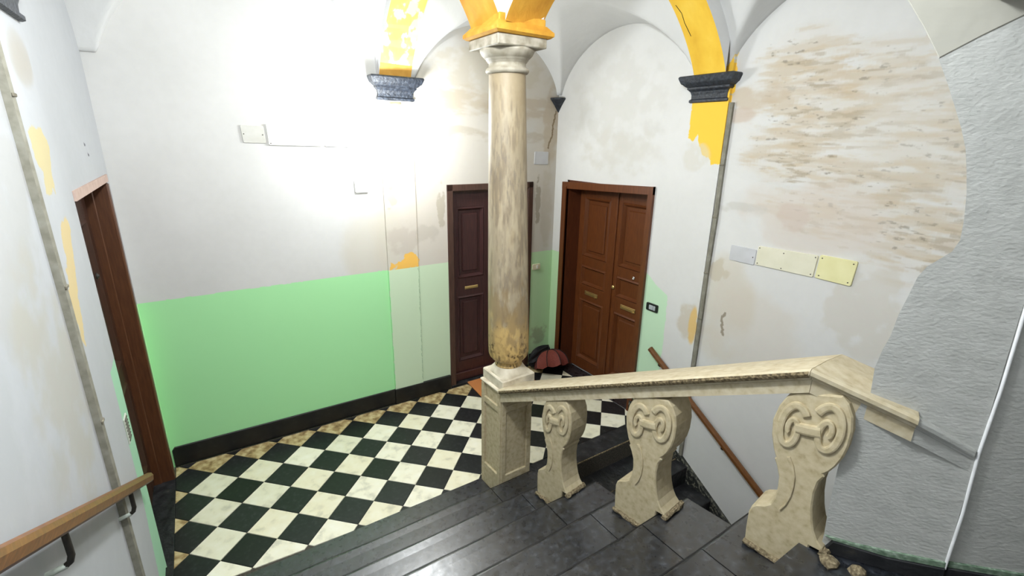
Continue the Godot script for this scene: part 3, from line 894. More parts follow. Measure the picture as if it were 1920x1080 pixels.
# an arch from p (springing height ya) to q (yb); its body goes up to 4.25
func arch(called: String, label: String, p: Vector2, q: Vector2, ya: float, yb: float, w: float, h: float, soffit: Material, foot: Material = null, cracks := []) -> Node3D:
	var o := top(called, label, "arch", "structure")
	var n := 48
	var dir := (q - p)
	var side := Vector2(-dir.y, dir.x).normalized() * w / 2.0
	var lowl := []
	var lowr := []
	for i in n + 1:
		var s := -cos(PI * i / n)
		var t := (s + 1.0) / 2.0
		var y := lerpf(ya, yb, t) + h * pow(maxf(0.0, 1.0 - s * s), 0.85)
		var c := p + dir * t
		lowl.append(V(c.x + side.x, y, c.y + side.y))
		lowr.append(V(c.x - side.x, y, c.y - side.y))
	var ms := MB.new()
	var mf := MB.new()
	var body := MB.new()
	var drop := 0.0
	for i in n:
		var far: Vector3 = (lowl[i] + lowr[i]) / 2.0 + V(0, 3, 0)
		far.x = (p.x + q.x) / 2.0 * 0.0 + far.x
		var mid := V((p.x + q.x) / 2, lerpf(ya, yb, 0.5), (p.y + q.y) / 2)
		var n2 := (lowl[i + 1] - lowl[i]).cross(lowr[i] - lowl[i]) as Vector3
		var want := mid - (lowl[i] as Vector3)
		var target := mf if foot and lowl[i].y < minf(ya, yb) + 0.09 and i < 12 else ms
		if n2.dot(want) > 0.0:
			target.quad(lowl[i], lowl[i + 1], lowr[i + 1], lowr[i], 1)
		else:
			target.quad(lowl[i], lowr[i], lowr[i + 1], lowl[i + 1], 1)
		var T := V(0, 4.26, 0)
		for L in [lowl, lowr]:
			var a: Vector3 = L[i]
			var b: Vector3 = L[i + 1]
			var oth: Vector3 = (lowr if L == lowl else lowl)[i]
			body.quad_from(oth, a, b, V(b.x, 4.26, b.z), V(a.x, 4.26, a.z))
	part("soffit", ms, soffit, o)
	if foot:
		part("soffit_foot", mf, foot, o)
	for cr in cracks: # fine dark cracks: each a run of (where along the arch, where across it)
		var pth := []
		for k in cr.size():
			var u: float = acos(-cr[k][0]) / PI
			var f := u * n
			var i := clampi(int(f), 0, n - 1)
			var a: Vector3 = (lowl[i] as Vector3).lerp(lowl[i + 1], f - i)
			var b: Vector3 = (lowr[i] as Vector3).lerp(lowr[i + 1], f - i)
			pth.append(a.lerp(b, (cr[k][1] + 1.0) / 2.0))
		var sec := []
		for k in 5:
			sec.append(Vector2(cos(TAU * k / 5.0), sin(TAU * k / 5.0)) * 0.0028)
		part("crack", MB.new().sweep(sec, pth, V(0.1, 0.9, 0.3)), M.skirting, o)
	part("spandrel", body, M.vault, o)
	return o

func vaults() -> void:
	var o := top("ceiling", "white plastered groin vaults over the landing and the stair", "ceiling", "structure")
	# fx: span in x at z0, then at z1; fz: span in z at x0, then at x1
	part("vault", vault_mesh(XL, 2.26, 0.0, 1.62, [3.30, 3.31, 3.32, 3.46], [XL + 0.10, 2.09, XL + 0.10, 2.185], [0.03, 1.72, 0.03, 1.54], [[0.75, 0.75], [0.84, 0.82], [0.6, 0.7], [0.82, 0.75]]), M.vault, o)
	part("vault", vault_mesh(2.28, XR, 0.0, 1.82, [3.31, 3.27, 3.46, 3.31], [2.40, XR - 0.03, 2.49, XR - 0.03], [0.03, 1.54, 0.06, 1.80], [[0.57, 0.65], [0.76, 0.80], [0.82, 0.75], [0.53, 0.65]]), M.vault, o)
	part("vault", vault_mesh(2.45, XR, 1.80, 4.6, [3.47, 3.31, 3.2, 3.31], [2.49, XR - 0.02, 2.6, XR - 0.02], [1.84, 3.95, 2.10, 4.10], [[0.78, 0.80], [0.7, 0.7], [0.88, 0.80], [0.60, 0.65]]), M.vault, o)
	part("vault", vault_mesh(XL, 2.26, 1.80, 3.86, [3.35, 3.47, 3.3, 3.15], [XL + 0.07, 2.19, XL + 0.07, 2.3], [2.05, 4.1, 1.84, 3.95], [[0.86, 0.80], [0.8, 0.8], [0.7, 0.8], [0.98, 0.75]]), M.vault, o)
	part("vault", MB.new().box(V(2.1, 4.3, 5.2), V(5.0, 0.3, 2.7)), M.vault, o)
	part("cover_slab", MB.new().box(V(2.1, 4.38, 3.0), V(5.4, 0.24, 7.6)), M.plaster, o)
	arch("trim_1", "pale yellow flaking arch from the column to the lit back wall capital", Vector2(2.195, 0.04), Vector2(2.345, 1.525), 3.30, 3.45, 0.31, 0.72, M.yellow_flaked, M.ochre)
	arch("trim_2", "bright yellow cracked arch from the column to the right wall capital", Vector2(4.05, 1.97), Vector2(2.505, 1.69), 3.30, 3.45, 0.33, 0.68, M.yellow, null, [[[-0.50, -0.8], [-0.47, -0.45], [-0.44, -0.3], [-0.42, 0.05], [-0.38, 0.3]], [[-0.62, -0.75], [-0.68, -0.62], [-0.74, -0.68], [-0.82, -0.58]]])
	arch("trim_3", "yellow arch springing from the column towards the left wall", Vector2(0.08, 1.88), Vector2(2.175, 1.69), 3.34, 3.45, 0.31, 0.76, M.yellow_deep)
	arch("trim_4", "yellow arch springing from the column over the stone balustrade", Vector2(2.85, 4.05), Vector2(2.35, 1.855), 2.75, 3.45, 0.32, 0.80, M.yellow_deep)

# ------------------------------------------------------------------ doors
# a leaf of stiles, rails and raised panels, facing +z in its own axes, foot at o
func leaf(parent: Node3D, o: Vector3, w: float, h: float, panels: Array, m: Material, mp: Material, side := 0.07) -> MeshInstance3D:
	var st := MB.new()
	var t := 0.045
	# stiles and rails round the panels
	st.box(o + V(side / 2, h / 2, -t / 2), V(side, h, t), 0.003)
	st.box(o + V(w - side / 2, h / 2, -t / 2), V(side, h, t), 0.003)
	var y := 0.0
	for p in panels:
		st.box(o + V(w / 2, (y + p[0]) / 2, -t / 2), V(w - side * 2 + 0.004, p[0] - y, t - 0.001), 0.003)
		y = p[1]
	st.box(o + V(w / 2, (y + h) / 2, -t / 2), V(w - side * 2 + 0.004, h - y, t - 0.001), 0.003)
	var lf := part("leaf", st, m, parent)
	for p in panels:
		var pb := MB.new()
		var pw := w - side * 2
		var ph: float = p[1] - p[0]
		var c := o + V(w / 2, (p[0] + p[1]) / 2, 0)
		pb.box(c + V(0, 0, -0.036), V(pw, ph, 0.014))
		# bolection moulding: four sloping strips
		var f0 := [c + V(-pw / 2, -ph / 2, -0.004), c + V(pw / 2, -ph / 2, -0.004), c + V(pw / 2, ph / 2, -0.004), c + V(-pw / 2, ph / 2, -0.004)]
		var k := 0.016
		var f1 := [c + V(-pw / 2 + k, -ph / 2 + k, 0.008), c + V(pw / 2 - k, -ph / 2 + k, 0.008), c + V(pw / 2 - k, ph / 2 - k, 0.008), c + V(-pw / 2 + k, ph / 2 - k, 0.008)]
		var k2 := 0.04
		var f2 := [c + V(-pw / 2 + k2, -ph / 2 + k2, -0.026), c + V(pw / 2 - k2, -ph / 2 + k2, -0.026), c + V(pw / 2 - k2, ph / 2 - k2, -0.026), c + V(-pw / 2 + k2, ph / 2 - k2, -0.026)]
		for i in 4:
			var j := (i + 1) % 4
			pb.quad_from(c - V(0, 0, 2), f0[i], f0[j], f1[j], f1[i])
			pb.quad_from(c - V(0, 0, 2), f1[i], f1[j], f2[j], f2[i])
		if ph > 0.3:
			var g := 0.075
			pb.box(c + V(0, 0, -0.022), V(pw - g * 2, ph - g * 2, 0.02), 0.009)
		part("panel", pb, mp, lf)
	return lf

func doors() -> void:
	# left door, close to the corner: dark brown, deep in its jambs
	var a := top("door_1", "dark brown narrow door at the left corner", "door", "structure", V(XL, 0, 1.36))
	a.rotation_degrees.y = 90.0
	part("head_lining", MB.new().box(V(0.615, 2.478, -0.10), V(1.24, 0.05, 0.22), 0.0), mat(ntex(90, 0.02, [[0.0, C(176, 150, 138)], [1.0, C(196, 172, 160)]]), 0.8), a)
	var ja := MB.new()
	ja.box(V(1.195, 1.22, -0.07), V(0.075, 2.45, 0.16), 0.008)
	ja.box(V(1.165, 1.22, -0.11), V(0.03, 2.45, 0.06), 0.005)
	ja.box(V(0.03, 1.22, -0.10), V(0.06, 2.45, 0.16), 0.005)
	part("frame", ja, M.wood_dark_frame, a)
	var l1 := leaf(a, V(0.06, 0.03, -0.13), 1.10, 2.40, [[0.25, 1.0], [1.15, 2.2]], M.wood_dark, M.wood_dark, 0.14)
	part("knob", MB.new().lathe([Vector2(0.001, 0.0), Vector2(0.022, 0.0), Vector2(0.020, 0.006), Vector2(0.012, 0.010), Vector2(0.010, 0.014), Vector2(0.001, 0.016)], V(0.92, 1.86, -0.13), 20, V(0, 0, 1)), M.iron, l1)
	var lk := MB.new().box(V(0.55, 1.66, -0.126), V(0.11, 0.03, 0.012), 0.003)
	part("latch", lk, M.wood_dark_frame, l1)
	part("keyhole", MB.new().lathe([Vector2(0.001, 0.0), Vector2(0.012, 0.0), Vector2(0.010, 0.012), Vector2(0.001, 0.014)], V(0.55, 1.66, -0.12), 16, V(0, 0, 1)), M.chrome, l1)
	# middle door, half hidden by the column
	var b := top("door_2", "dark plum-brown panelled door behind the column", "door", "structure", V(2.70, 0, 0))
	var fb := MB.new()
	fb.box(V(0.035, 1.165, -0.04), V(0.07, 2.33, 0.10), 0.006)
	fb.box(V(1.065, 1.165, -0.04), V(0.07, 2.33, 0.10), 0.006)
	fb.box(V(0.55, 2.295, -0.04), V(1.1, 0.07, 0.10), 0.006)
	fb.box(V(0.078, 1.13, -0.06), V(0.02, 2.26, 0.06), 0.004)
	fb.box(V(1.022, 1.13, -0.06), V(0.02, 2.26, 0.06), 0.004)
	fb.box(V(0.55, 2.25, -0.06), V(0.94, 0.02, 0.06), 0.004)
	part("frame", fb, M.wood_plum_frame, b)
	var pan := [[0.23, 1.04], [1.25, 2.05]]
	for k in 2:
		var lf := leaf(b, V(0.085 + k * 0.467, 0.03, -0.075), 0.463, 2.21, pan, M.wood_plum, M.wood_plum, 0.06)
		var sl := MB.new().box(V(0.085 + k * 0.467 + 0.235, 1.165, -0.07), V(0.17, 0.034, 0.012), 0.005)
		sl.box(V(0.085 + k * 0.467 + 0.235, 1.165, -0.064), V(0.13, 0.012, 0.006), 0.002)
		part("letter_slot", sl, M.brass, lf)
	part("foot_board", MB.new().box(V(0.55, 0.075, -0.06), V(0.94, 0.10, 0.03), 0.006), M.wood_plum, b)
	# the double door on the right wall
	var c := top("door_3", "reddish brown double door with brass letter slots", "door", "structure", V(XR, 0, 0.17))
	c.rotation_degrees.y = -90.0
	var W := 1.33
	var H := 2.335
	var cs := MB.new()
	var s := 0.055 # the head rises a little to the right
	var post := func(x0: float, x1: float, h0: float, h1: float, z0: float, z1: float, y0 := 0.0) -> void:
		var r0 := [V(x0, y0, z0), V(x0, y0, z1), V(x0, h0, z1), V(x0, h0, z0)]
		var r1 := [V(x1, y0 if y0 == 0.0 else y0 + (h1 - h0), z0), V(x1, y0 if y0 == 0.0 else y0 + (h1 - h0), z1), V(x1, h1, z1), V(x1, h1, z0)]
		cs.loft([r0, r1])
	post.call(0.0, 0.085, H, H + s * 0.06, -0.02, 0.03)
	post.call(W - 0.06, W, H + s * 0.95, H + s, -0.02, 0.03)
	post.call(0.0, W, H, H + s, -0.02, 0.032, H - 0.075)
	post.call(0.06, 0.085, H - 0.05, H - 0.05, -0.01, 0.042)
	part("casing", cs, M.wood_red, c)
	var jb := MB.new()
	jb.box(V(0.078, 1.18, -0.11), V(0.016, 2.36, 0.22))
	jb.box(V(W - 0.06, 1.18, -0.11), V(0.016, 2.36, 0.22))
	jb.box(V(W / 2, 2.34, -0.11), V(W - 0.12, 0.04, 0.22))
	part("jamb", jb, M.wood_red_dark, c)
	for k in 2:
		var x0 := 0.086 + k * 0.59
		var lf := leaf(c, V(x0, 0.02, -0.19), 0.584, 2.32, [[0.13, 0.92], [1.10, 1.34], [1.45, 2.15]], M.wood_red, M.wood_red, 0.085)
		var sl := MB.new().box(V(x0 + 0.29, 1.035, -0.184), V(0.22, 0.05, 0.012), 0.006)
		sl.box(V(x0 + 0.29, 1.035, -0.177), V(0.17, 0.018, 0.008), 0.003)
		sl.box(V(x0 + 0.22, 1.043, -0.176), V(0.018, 0.010, 0.01), 0.003)
		sl.box(V(x0 + 0.37, 1.02, -0.176), V(0.03, 0.018, 0.012), 0.003)
		part("letter_slot", sl, M.brass, lf)
		if k == 1:
			part("peephole", MB.new().lathe([Vector2(0.001, 0.0), Vector2(0.018, 0.0), Vector2(0.016, 0.008), Vector2(0.008, 0.008), Vector2(0.007, 0.004), Vector2(0.001, 0.004)], V(x0 + 0.33, 1.395, -0.19), 20, V(0, 0, 1)), M.chrome, lf)
			part("lock", MB.new().lathe([Vector2(0.001, 0.0), Vector2(0.024, 0.0), Vector2(0.022, 0.012), Vector2(0.012, 0.016), Vector2(0.001, 0.018)], V(x0 + 0.045, 1.22, -0.19), 20, V(0, 0, 1)), M.brass, lf)
			part("cover_strip", MB.new().box(V(x0 + 0.004, 1.18, -0.182), V(0.05, 2.3, 0.02), 0.006), M.wood_red, lf)

# ------------------------------------------------------------------ column on its pedestal
func column() -> void:
	var base := V(2.393, 0, 1.69)
	var n := top("pedestal", "square stone newel pedestal with a sunk panel under the column", "pedestal", "", V(2.375, 0, 1.692))
	n.rotation_degrees.y = 2.0
	var bd := MB.new()
	bd.box(V(0, 0.475, 0), V(0.275, 0.95, 0.262), 0.004)
	part("body", bd, M.stone, n)
	for f in 4:
		var bs := Basis(Vector3.UP, PI / 2 * f)
		var half := 0.131 if f % 2 == 0 else 0.1375
		var wd := 0.285 if f % 2 == 0 else 0.272
		var fr := MB.new()
		for sx in [-1.0, 1.0]:
			fr.box(bs * V(sx * (wd / 2 - 0.02), 0.47, half + 0.006), V(0.042, 0.94, 0.022), 0.004, bs)
		fr.box(bs * V(0, 0.80, half + 0.006), V(wd - 0.08, 0.05, 0.020), 0.003, bs)
		fr.box(bs * V(0, 0.10, half + 0.006), V(wd - 0.08, 0.2, 0.020), 0.003, bs)
		part("panel_frame", fr, M.stone, n)
	part("cap_slab", MB.new().box(V(0, 0.956, 0), V(0.315, 0.02, 0.302), 0.006), M.stone_pale, n)
	# shaft picture: grey veined marble, yellow and pitted towards the foot
	var c := Canvas.new(0.0, 1.0, 0.0, 2.3, 330.0)
	c.fill(C(156, 139, 110), C(176, 160, 132))
	for q in [[0.2, 1.5], [0.45, 1.3], [0.7, 1.6], [0.9, 1.2], [0.3, 0.9], [0.6, 1.0], [0.05, 1.7], [0.8, 0.8], [0.5, 1.8]]:
		c.blot(q[0], q[1], 0.3, 0.5, C(132, 118, 98), 0.45, 1, 3.2, 0.6, 0.52, 0.1)
		c.blot(q[0], q[1], 0.28, 0.5, C(178, 164, 138), 0.5, 2, 1.6, 0.5, 0.6, 0.1)
		c.blot(q[0] + 0.07, q[1] - 0.1, 0.2, 0.4, C(120, 110, 98), 0.4, 3, 1.6, 0.4, 0.74, 0.06)
	for k in 5:
		c.blot(k * 0.25, 0.22, 0.3, 0.42, C(204, 172, 110), 0.75, 1, 1.4, 0.9, 0.38, 0.14)
		c.blot(k * 0.25 + 0.1, 0.2, 0.25, 0.4, C(70, 52, 30), 0.85, 3, 1.2, 0.8, 0.66, 0.05)
		c.blot(k * 0.25 + 0.05, 0.55, 0.22, 0.35, C(140, 118, 84), 0.6, 1, 2.0, 0.7, 0.5, 0.1)
	var sm := uvmat(c.texture(), 0.5)
	sm.texture_repeat = true
	var o := top("column", "tall veined marble column standing on the stone pedestal", "column", "", base + V(0, 0.966, 0))
	o.rotation_degrees.z = 1.35
	part("plinth", MB.new().box(V(0, 0.042, 0), V(0.30, 0.084, 0.30), 0.008), M.stone_pale, o)
	# square foot drawn in to the round
	var rings := []
	for k in 7:
		var t := k / 6.0
		var r := []
		for i in 48:
			var an := TAU * i / 48.0
			var dcs := V(cos(an), 0, sin(an))
			var sq := 0.148 / maxf(absf(dcs.x), absf(dcs.z))
			var rd := lerpf(0.148, 0.104, pow(t, 0.7))
			r.append(dcs * lerpf(minf(sq * 0.90, 0.18), rd, pow(t, 0.38)) + V(0, 0.082 + 0.062 * t, 0))
		rings.append(r)
	part("base", MB.new().loft(rings, true, 1), M.stone_pale, o)
	var prof := [Vector2(0.100, 0.138), Vector2(0.106, 0.142), Vector2(0.106, 0.152), Vector2(0.100, 0.156), Vector2(0.099, 0.186), Vector2(0.111, 0.19), Vector2(0.13, 0.2), Vector2(0.147, 0.222), Vector2(0.156, 0.25)]
	for k in 14:
		var t := (k + 1) / 14.0
		prof.append(Vector2(lerpf(0.157, 0.121, pow(t, 1.25)), 0.25 + 1.95 * t))
	prof.append(Vector2(0.121, 2.24))
	part("shaft", MB.new().lathe(prof, Vector3.ZERO, 64, Vector3.UP, 1.0 / 2.3), sm, o)
	var cp := []
	for q in [[0.121, 2.222], [0.135, 2.225], [0.142, 2.236], [0.142, 2.246], [0.134, 2.256], [0.122, 2.260], [0.120, 2.278], [0.121, 2.288], [0.130, 2.292], [0.130, 2.300], [0.138, 2.302], [0.138, 2.310], [0.147, 2.314], [0.165, 2.332], [0.176, 2.352], [0.178, 2.366], [0.1, 2.367]]:
		cp.append(Vector2(q[0], q[1]))
	var cap_ := MB.new().lathe(cp, Vector3.ZERO, 56)
	part("capital", cap_, M.stone_cap, o)
	part("abacus", MB.new().box(V(0, 2.396, 0), V(0.365, 0.062, 0.365), 0.006), M.stone_cap, o)
	# yellow impost over the abacus, its moulding a little wider
	var im := top("trim_5", "yellow painted impost block on top of the column", "impost", "structure", V(2.34, 3.39, 1.69))
	part("block", MB.new().box(V(0, 0.05, 0), V(0.345, 0.12, 0.345), 0.006), M.yellow_deep, im)
	part("core", MB.new().box(V(0, 0.48, 0), V(0.326, 0.78, 0.326), 0.0), M.vault, im)
	var ring := []
	for q in [[0.195, 0.0], [0.212, 0.012], [0.212, 0.032], [0.2, 0.044], [0.176, 0.07]]:
		ring.append([V(-q[0], q[1], -q[0]), V(q[0], q[1], -q[0]), V(q[0], q[1], q[0]), V(-q[0], q[1], q[0])])
	part("moulding", MB.new().loft(ring), M.yellow_deep, im)

# ------------------------------------------------------------------ balusters and stone rail
func baluster(label: String, s0: float, y0: float, ws: float, hs: float, foot: Array) -> void:
	var ang := atan(0.137)
	var L := sqrt(1.0 + 0.137 * 0.137)
	var z := 2.27 + s0 / L
	var o := top("baluster", label, "baluster", "", V(rail_x(z), y0, z), "carved stone balusters of the stair")
	o.rotation.y = ang
	# own axes: z along the rail, x its thickness (away from the viewer), y up
	var left := [[0.075, 0.82], [0.045, 0.79], [0.022, 0.735], [0.008, 0.66], [0.016, 0.59], [0.034, 0.53], [0.05, 0.495], [0.046, 0.485], [0.062, 0.455], [0.078, 0.41], [0.083, 0.36], [0.080, 0.305], [0.068, 0.262], [0.045, 0.238], [0.01, 0.218], [-0.006, 0.20], [-0.014, 0.165], [-0.012, 0.08]]
	var right := [[0.235, 0.87], [0.262, 0.845], [0.285, 0.80], [0.295, 0.74], [0.294, 0.67], [0.285, 0.615], [0.270, 0.57], [0.252, 0.535], [0.236, 0.515], [0.242, 0.505], [0.226, 0.47], [0.221, 0.41], [0.226, 0.345], [0.238, 0.285], [0.252, 0.24], [0.272, 0.205], [0.296, 0.182]]
	var pts := PackedVector2Array()
	for q in left:
		pts.append(Vector2(q[0] * ws, q[1] * hs))
	for q in foot:
		pts.append(Vector2(q[0] * ws, q[1]))
	right.reverse()
	for q in right:
		pts.append(Vector2(q[0] * ws, q[1] * hs))
	var th := 0.165
	# along z: e1 = +z, e2 = +y, depth +x ; the scroll face is at x = 0
	part("body", MB.new().extrude(pts, V(0, 0, 0), V(0, 0, 1), V(0, 1, 0), V(th, 0, 0), 0.006), M.stone, o)
	# volutes: raised bands that wind from the top dip round and in
	var band := func(path: Array, wa: float, wb: float, depth: float) -> MB:
		var mb := MB.new()
		var rings := []
		for k in path.size():
			var a: Vector2 = path[maxi(0, k - 1)]
			var b: Vector2 = path[mini(path.size() - 1, k + 1)]
			var d := (b - a).normalized()
			var nn := Vector2(-d.y, d.x)
			var t := float(k) / (path.size() - 1)
			var w := lerpf(wa, wb, t) / 2.0
			var c: Vector2 = path[k]
			var r := []
			for q in [[-w, 0.004], [-w * 0.86, -depth * 0.8], [-w * 0.5, -depth], [w * 0.5, -depth], [w * 0.86, -depth * 0.8], [w, 0.004]]:
				var e: Vector2 = c + nn * q[0]
				r.append(V(q[1], e.y * hs, e.x * ws))
			rings.append(r)
		return mb.loft(rings)
	var volute := func(c: Vector2, rx: float, ry: float, a0: float, turn: float, dirn: float) -> Array:
		var pth := []
		for k in 61:
			var t := k / 60.0
			var a := a0 + dirn * turn * t
			var f := lerpf(1.0, 0.16, pow(t, 0.85))
			pth.append(c + Vector2(cos(a) * rx * f, sin(a) * ry * f + cos(a) * rx * f * 0.25))
		return pth
	part("volute", band.call(volute.call(Vector2(0.086, 0.655), 0.056, 0.125, 0.6, TAU * 1.55, 1.0), 0.036, 0.022, 0.012), M.stone, o)
	part("volute", band.call(volute.call(Vector2(0.216, 0.70), 0.060, 0.128, PI - 0.7, TAU * 1.55, -1.0), 0.036, 0.022, 0.012), M.stone, o)
	part("tie_band", band.call([Vector2(0.105, 0.672), Vector2(0.15, 0.68), Vector2(0.196, 0.692)], 0.05, 0.05, 0.016), M.stone, o)
	# the S that runs down the stem from the left volute
	var stem := []
	for q in [[0.10, 0.525], [0.122, 0.49], [0.135, 0.45], [0.140, 0.40], [0.138, 0.35], [0.128, 0.30], [0.112, 0.262]]:
		stem.append(Vector2(q[0], q[1]))
	part("stem_ridge", band.call(stem, 0.016, 0.008, 0.007), M.stone, o)
	# rough mortar round the foot
	var mo := MB.new()
	var beads := []
	for k in 14:
		var t := k / 13.0
		var zz := lerpf(-0.01, 0.246, t) * ws
		var r := []
		for a in 7:
			var an := TAU * a / 7.0
			var rr := rng.randf_range(0.007, 0.015)
			r.append(V(-0.004 + cos(an) * rr * 1.3, 0.004 + absf(sin(an)) * rr * 1.2 * signf(sin(an) + 0.001), zz))
		beads.append(r)
	mo.loft(beads)
	var beads2 := []
	for k in 10:
		var t := k / 9.0
		var r := []
		for a in 7:
			var an := TAU * a / 7.0
			var rr := rng.randf_range(0.008, 0.017)
			r.append(V(lerpf(-0.01, th + 0.01, t), 0.166 + absf(sin(an)) * rr * signf(sin(an) + 0.001), 0.304 * ws + cos(an) * rr * 1.4))
		beads2.append(r)
	mo.loft(beads2)
	part("mortar_bed", mo, M.mortar, o, "stuff")

func balustrade() -> void:
	baluster("carved double-scroll stone baluster nearest the pedestal", -0.012, 0.325, 0.93, 0.985, [[-0.006, 0.0], [0.240, 0.0], [0.250, 0.165], [0.300, 0.168]])
	baluster("carved double-scroll stone baluster halfway along the balustrade", 0.652, 0.645, 1.06, 0.99, [[-0.006, 0.0], [0.240, 0.0], [0.250, 0.165], [0.300, 0.168]])
	baluster("carved double-scroll stone baluster at the turn of the rail, beside the grey wall", 1.388, 0.965, 0.98, 1.02, [[-0.006, 0.0], [0.240, 0.0], [0.250, 0.165], [0.300, 0.168]])
	# rail: section in (across, up); across is measured from the baluster face, towards the far side
	var o := top("stone_rail", "sloping moulded stone rail with a grimy edge on top of the balusters", "handrail")
	var sec := func(z: float, y: float, wide: float) -> Array:
		var x := rail_x(z)
		var r := []
		for q in [[-0.008, 0.0], [-0.008, 0.058], [-0.018, 0.064], [-0.018, 0.074], [-0.034, 0.080], [-0.040, 0.088], [-0.040, 0.104], [-0.032, 0.114], [0.09, 0.120], [wide - 0.008, 0.114], [wide, 0.104], [wide, 0.088], [wide - 0.022, 0.07], [wide - 0.032, 0.058], [wide - 0.032, 0.0]]:
			r.append(V(x + q[0], y + q[1], z))
		return r
	var rb := func(z: float) -> float:
		return 0.893 + (z - 1.86) * 0.488
	var r0: Array = sec.call(1.84, rb.call(1.84), 0.225)
	# mitre at the turn: the near lip stops sooner than the far one
	var r1: Array = []
	var zt := 3.765
	for q in sec.call(zt, rb.call(zt), 0.235):
		r1.append(q + V(0, 0, 0))
	part("coping", MB.new().loft([r0, r1]), M.stone_rail, o)
	var gp := []
	for z in [1.86, 2.5, 3.1, 3.76]:
		gp.append([V(rail_x(z) - 0.0415, rb.call(z) + 0.104, z), V(rail_x(z) - 0.0425, rb.call(z) + 0.092, z), V(rail_x(z) - 0.036, rb.call(z) + 0.079, z), V(rail_x(z) - 0.019, rb.call(z) + 0.072, z), V(rail_x(z) - 0.006, rb.call(z) + 0.085, z), V(rail_x(z) - 0.02, rb.call(z) + 0.112, z)])
	part("grimy_lip", MB.new().loft(gp), M.stone_grime, o)
	# the level piece that runs into the grey wall
	var p := top("stone_rail", "short cracked stone rail piece running from the turn into the grey wall", "handrail")
	var A := V(2.5345, 0, 3.8946)
	var d := V(sin(deg_to_rad(33.0)), 0, cos(deg_to_rad(33.0)))
	var nz := V(-d.z, 0, d.x)
	var q0 := []
	var q1 := []
	var yt: float = rb.call(zt)
	for q in r1:
		q0.append(q + V(0, 0.0, 0.002))
	var acc := V(0.93, 0, -0.36)
	var k0: Array = sec.call(0.0, 0.0, 0.235)
	var lip := A + d * 0.200 + V(0, 1.832, 0) + nz * 0.055 # where the lip meets the far edge of the bared stretch
	for q in k0:
		var across: float = q.x - rail_x(0.0) + 0.04
		q1.append(lip + acc * across * (1.0 if across < 0.1 else 1.15) + V(0, q.y - 0.104, 0))
	part("coping", MB.new().loft([q0, q1]), M.stone_rail, p)
	# its profile goes on under the wall's plaster and dies away
	var f0 := []
	var f1 := []
	for k in 8:
		var across: float = k0[k].x - rail_x(0.0) + 0.04
		f0.append(lip - d * 0.004 + acc * (across * 0.9) - nz * 0.006 + V(0, k0[k].y * 0.95 - 0.101, 0))
		f1.append(A + d * 0.40 - nz * (-0.012 + across * 0.35) + V(0, 1.737 + k0[k].y * 0.8 - 0.09, 0))
	f0.append(lip - nz * 0.09 + V(0, 0.0, 0)); f0.append(lip - nz * 0.09 + V(0, -0.101, 0))
	f1.append(A + d * 0.40 - nz * 0.09 + V(0, 1.737, 0)); f1.append(A + d * 0.40 - nz * 0.09 + V(0, 1.65, 0))
	part("plastered_moulding", MB.new().loft([f0, f1]), M.plaster_grey, p)

# ------------------------------------------------------------------ wall capitals
# stacked mouldings: rows of (half width, projection, height); eu along the wall, en away from it
func capital(label: String, at: Vector3, eu: Vector3, en: Vector3, m: Material, s := 1.0) -> void:
	var o := top("wall_capital", label, "capital")
	var f := func(rows: Array) -> MB:
		var rings := []
		for r in rows:
			var a: Vector3 = at + V(0, r[2], 0)
			rings.append([a - eu * r[0] * s - en * 0.02, a + eu * r[0] * s - en * 0.02, a + eu * r[0] * s + en * r[1], a - eu * r[0] * s + en * r[1]])
		return MB.new().loft(rings)
	part("neck_bead", f.call([[0.166, 0.036, 0.0], [0.176, 0.046, 0.006], [0.176, 0.046, 0.022], [0.166, 0.036, 0.030]]), m, o)
	part("bell", f.call([[0.164, 0.034, 0.028], [0.164, 0.036, 0.06], [0.172, 0.044, 0.085], [0.186, 0.06, 0.10], [0.192, 0.064, 0.104], [0.192, 0.064, 0.118], [0.204, 0.076, 0.124], [0.222, 0.094, 0.142]]), m, o)
	part("abacus", f.call([[0.226, 0.098, 0.142], [0.232, 0.104, 0.15], [0.244, 0.116, 0.178], [0.248, 0.12, 0.188], [0.246, 0.118, 0.198], [0.238, 0.11, 0.204]]), m, o)

func capitals() -> void:
	capital("dark slate capital just above the globe lamp on the back wall", V(2.195, 3.105, 0.0), V(1, 0, 0), V(0, 0, 1), M.black_stone)
	capital("black slate capital on the right wall over yellow paint", V(XR, 3.10, 1.965), V(0, 0, 1), V(-1, 0, 0), M.black_stone)
	capital("black slate capital high on the left wall", V(XL, 3.19, 1.88), V(0, 0, -1), V(1, 0, 0), M.black_stone)
	# small corbel in the far corner
	var rings := []
	var c := V(XR, 0, 0)
	for q in [[0.006, 3.09], [0.06, 3.16], [0.11, 3.215], [0.12, 3.222], [0.122, 3.236], [0.118, 3.24]]:
		var r: float = q[0]
		rings.append([c + V(0.02, q[1], -0.02), c + V(0.02, q[1], r), c + V(-r * 0.5, q[1], r * 0.95), c + V(-r * 0.95, q[1], r * 0.5), c + V(-r, q[1], -0.02)])
	single("corner_corbel", MB.new().loft(rings), M.black_stone, "small black pointed corbel in the far corner under the vault", "corbel")

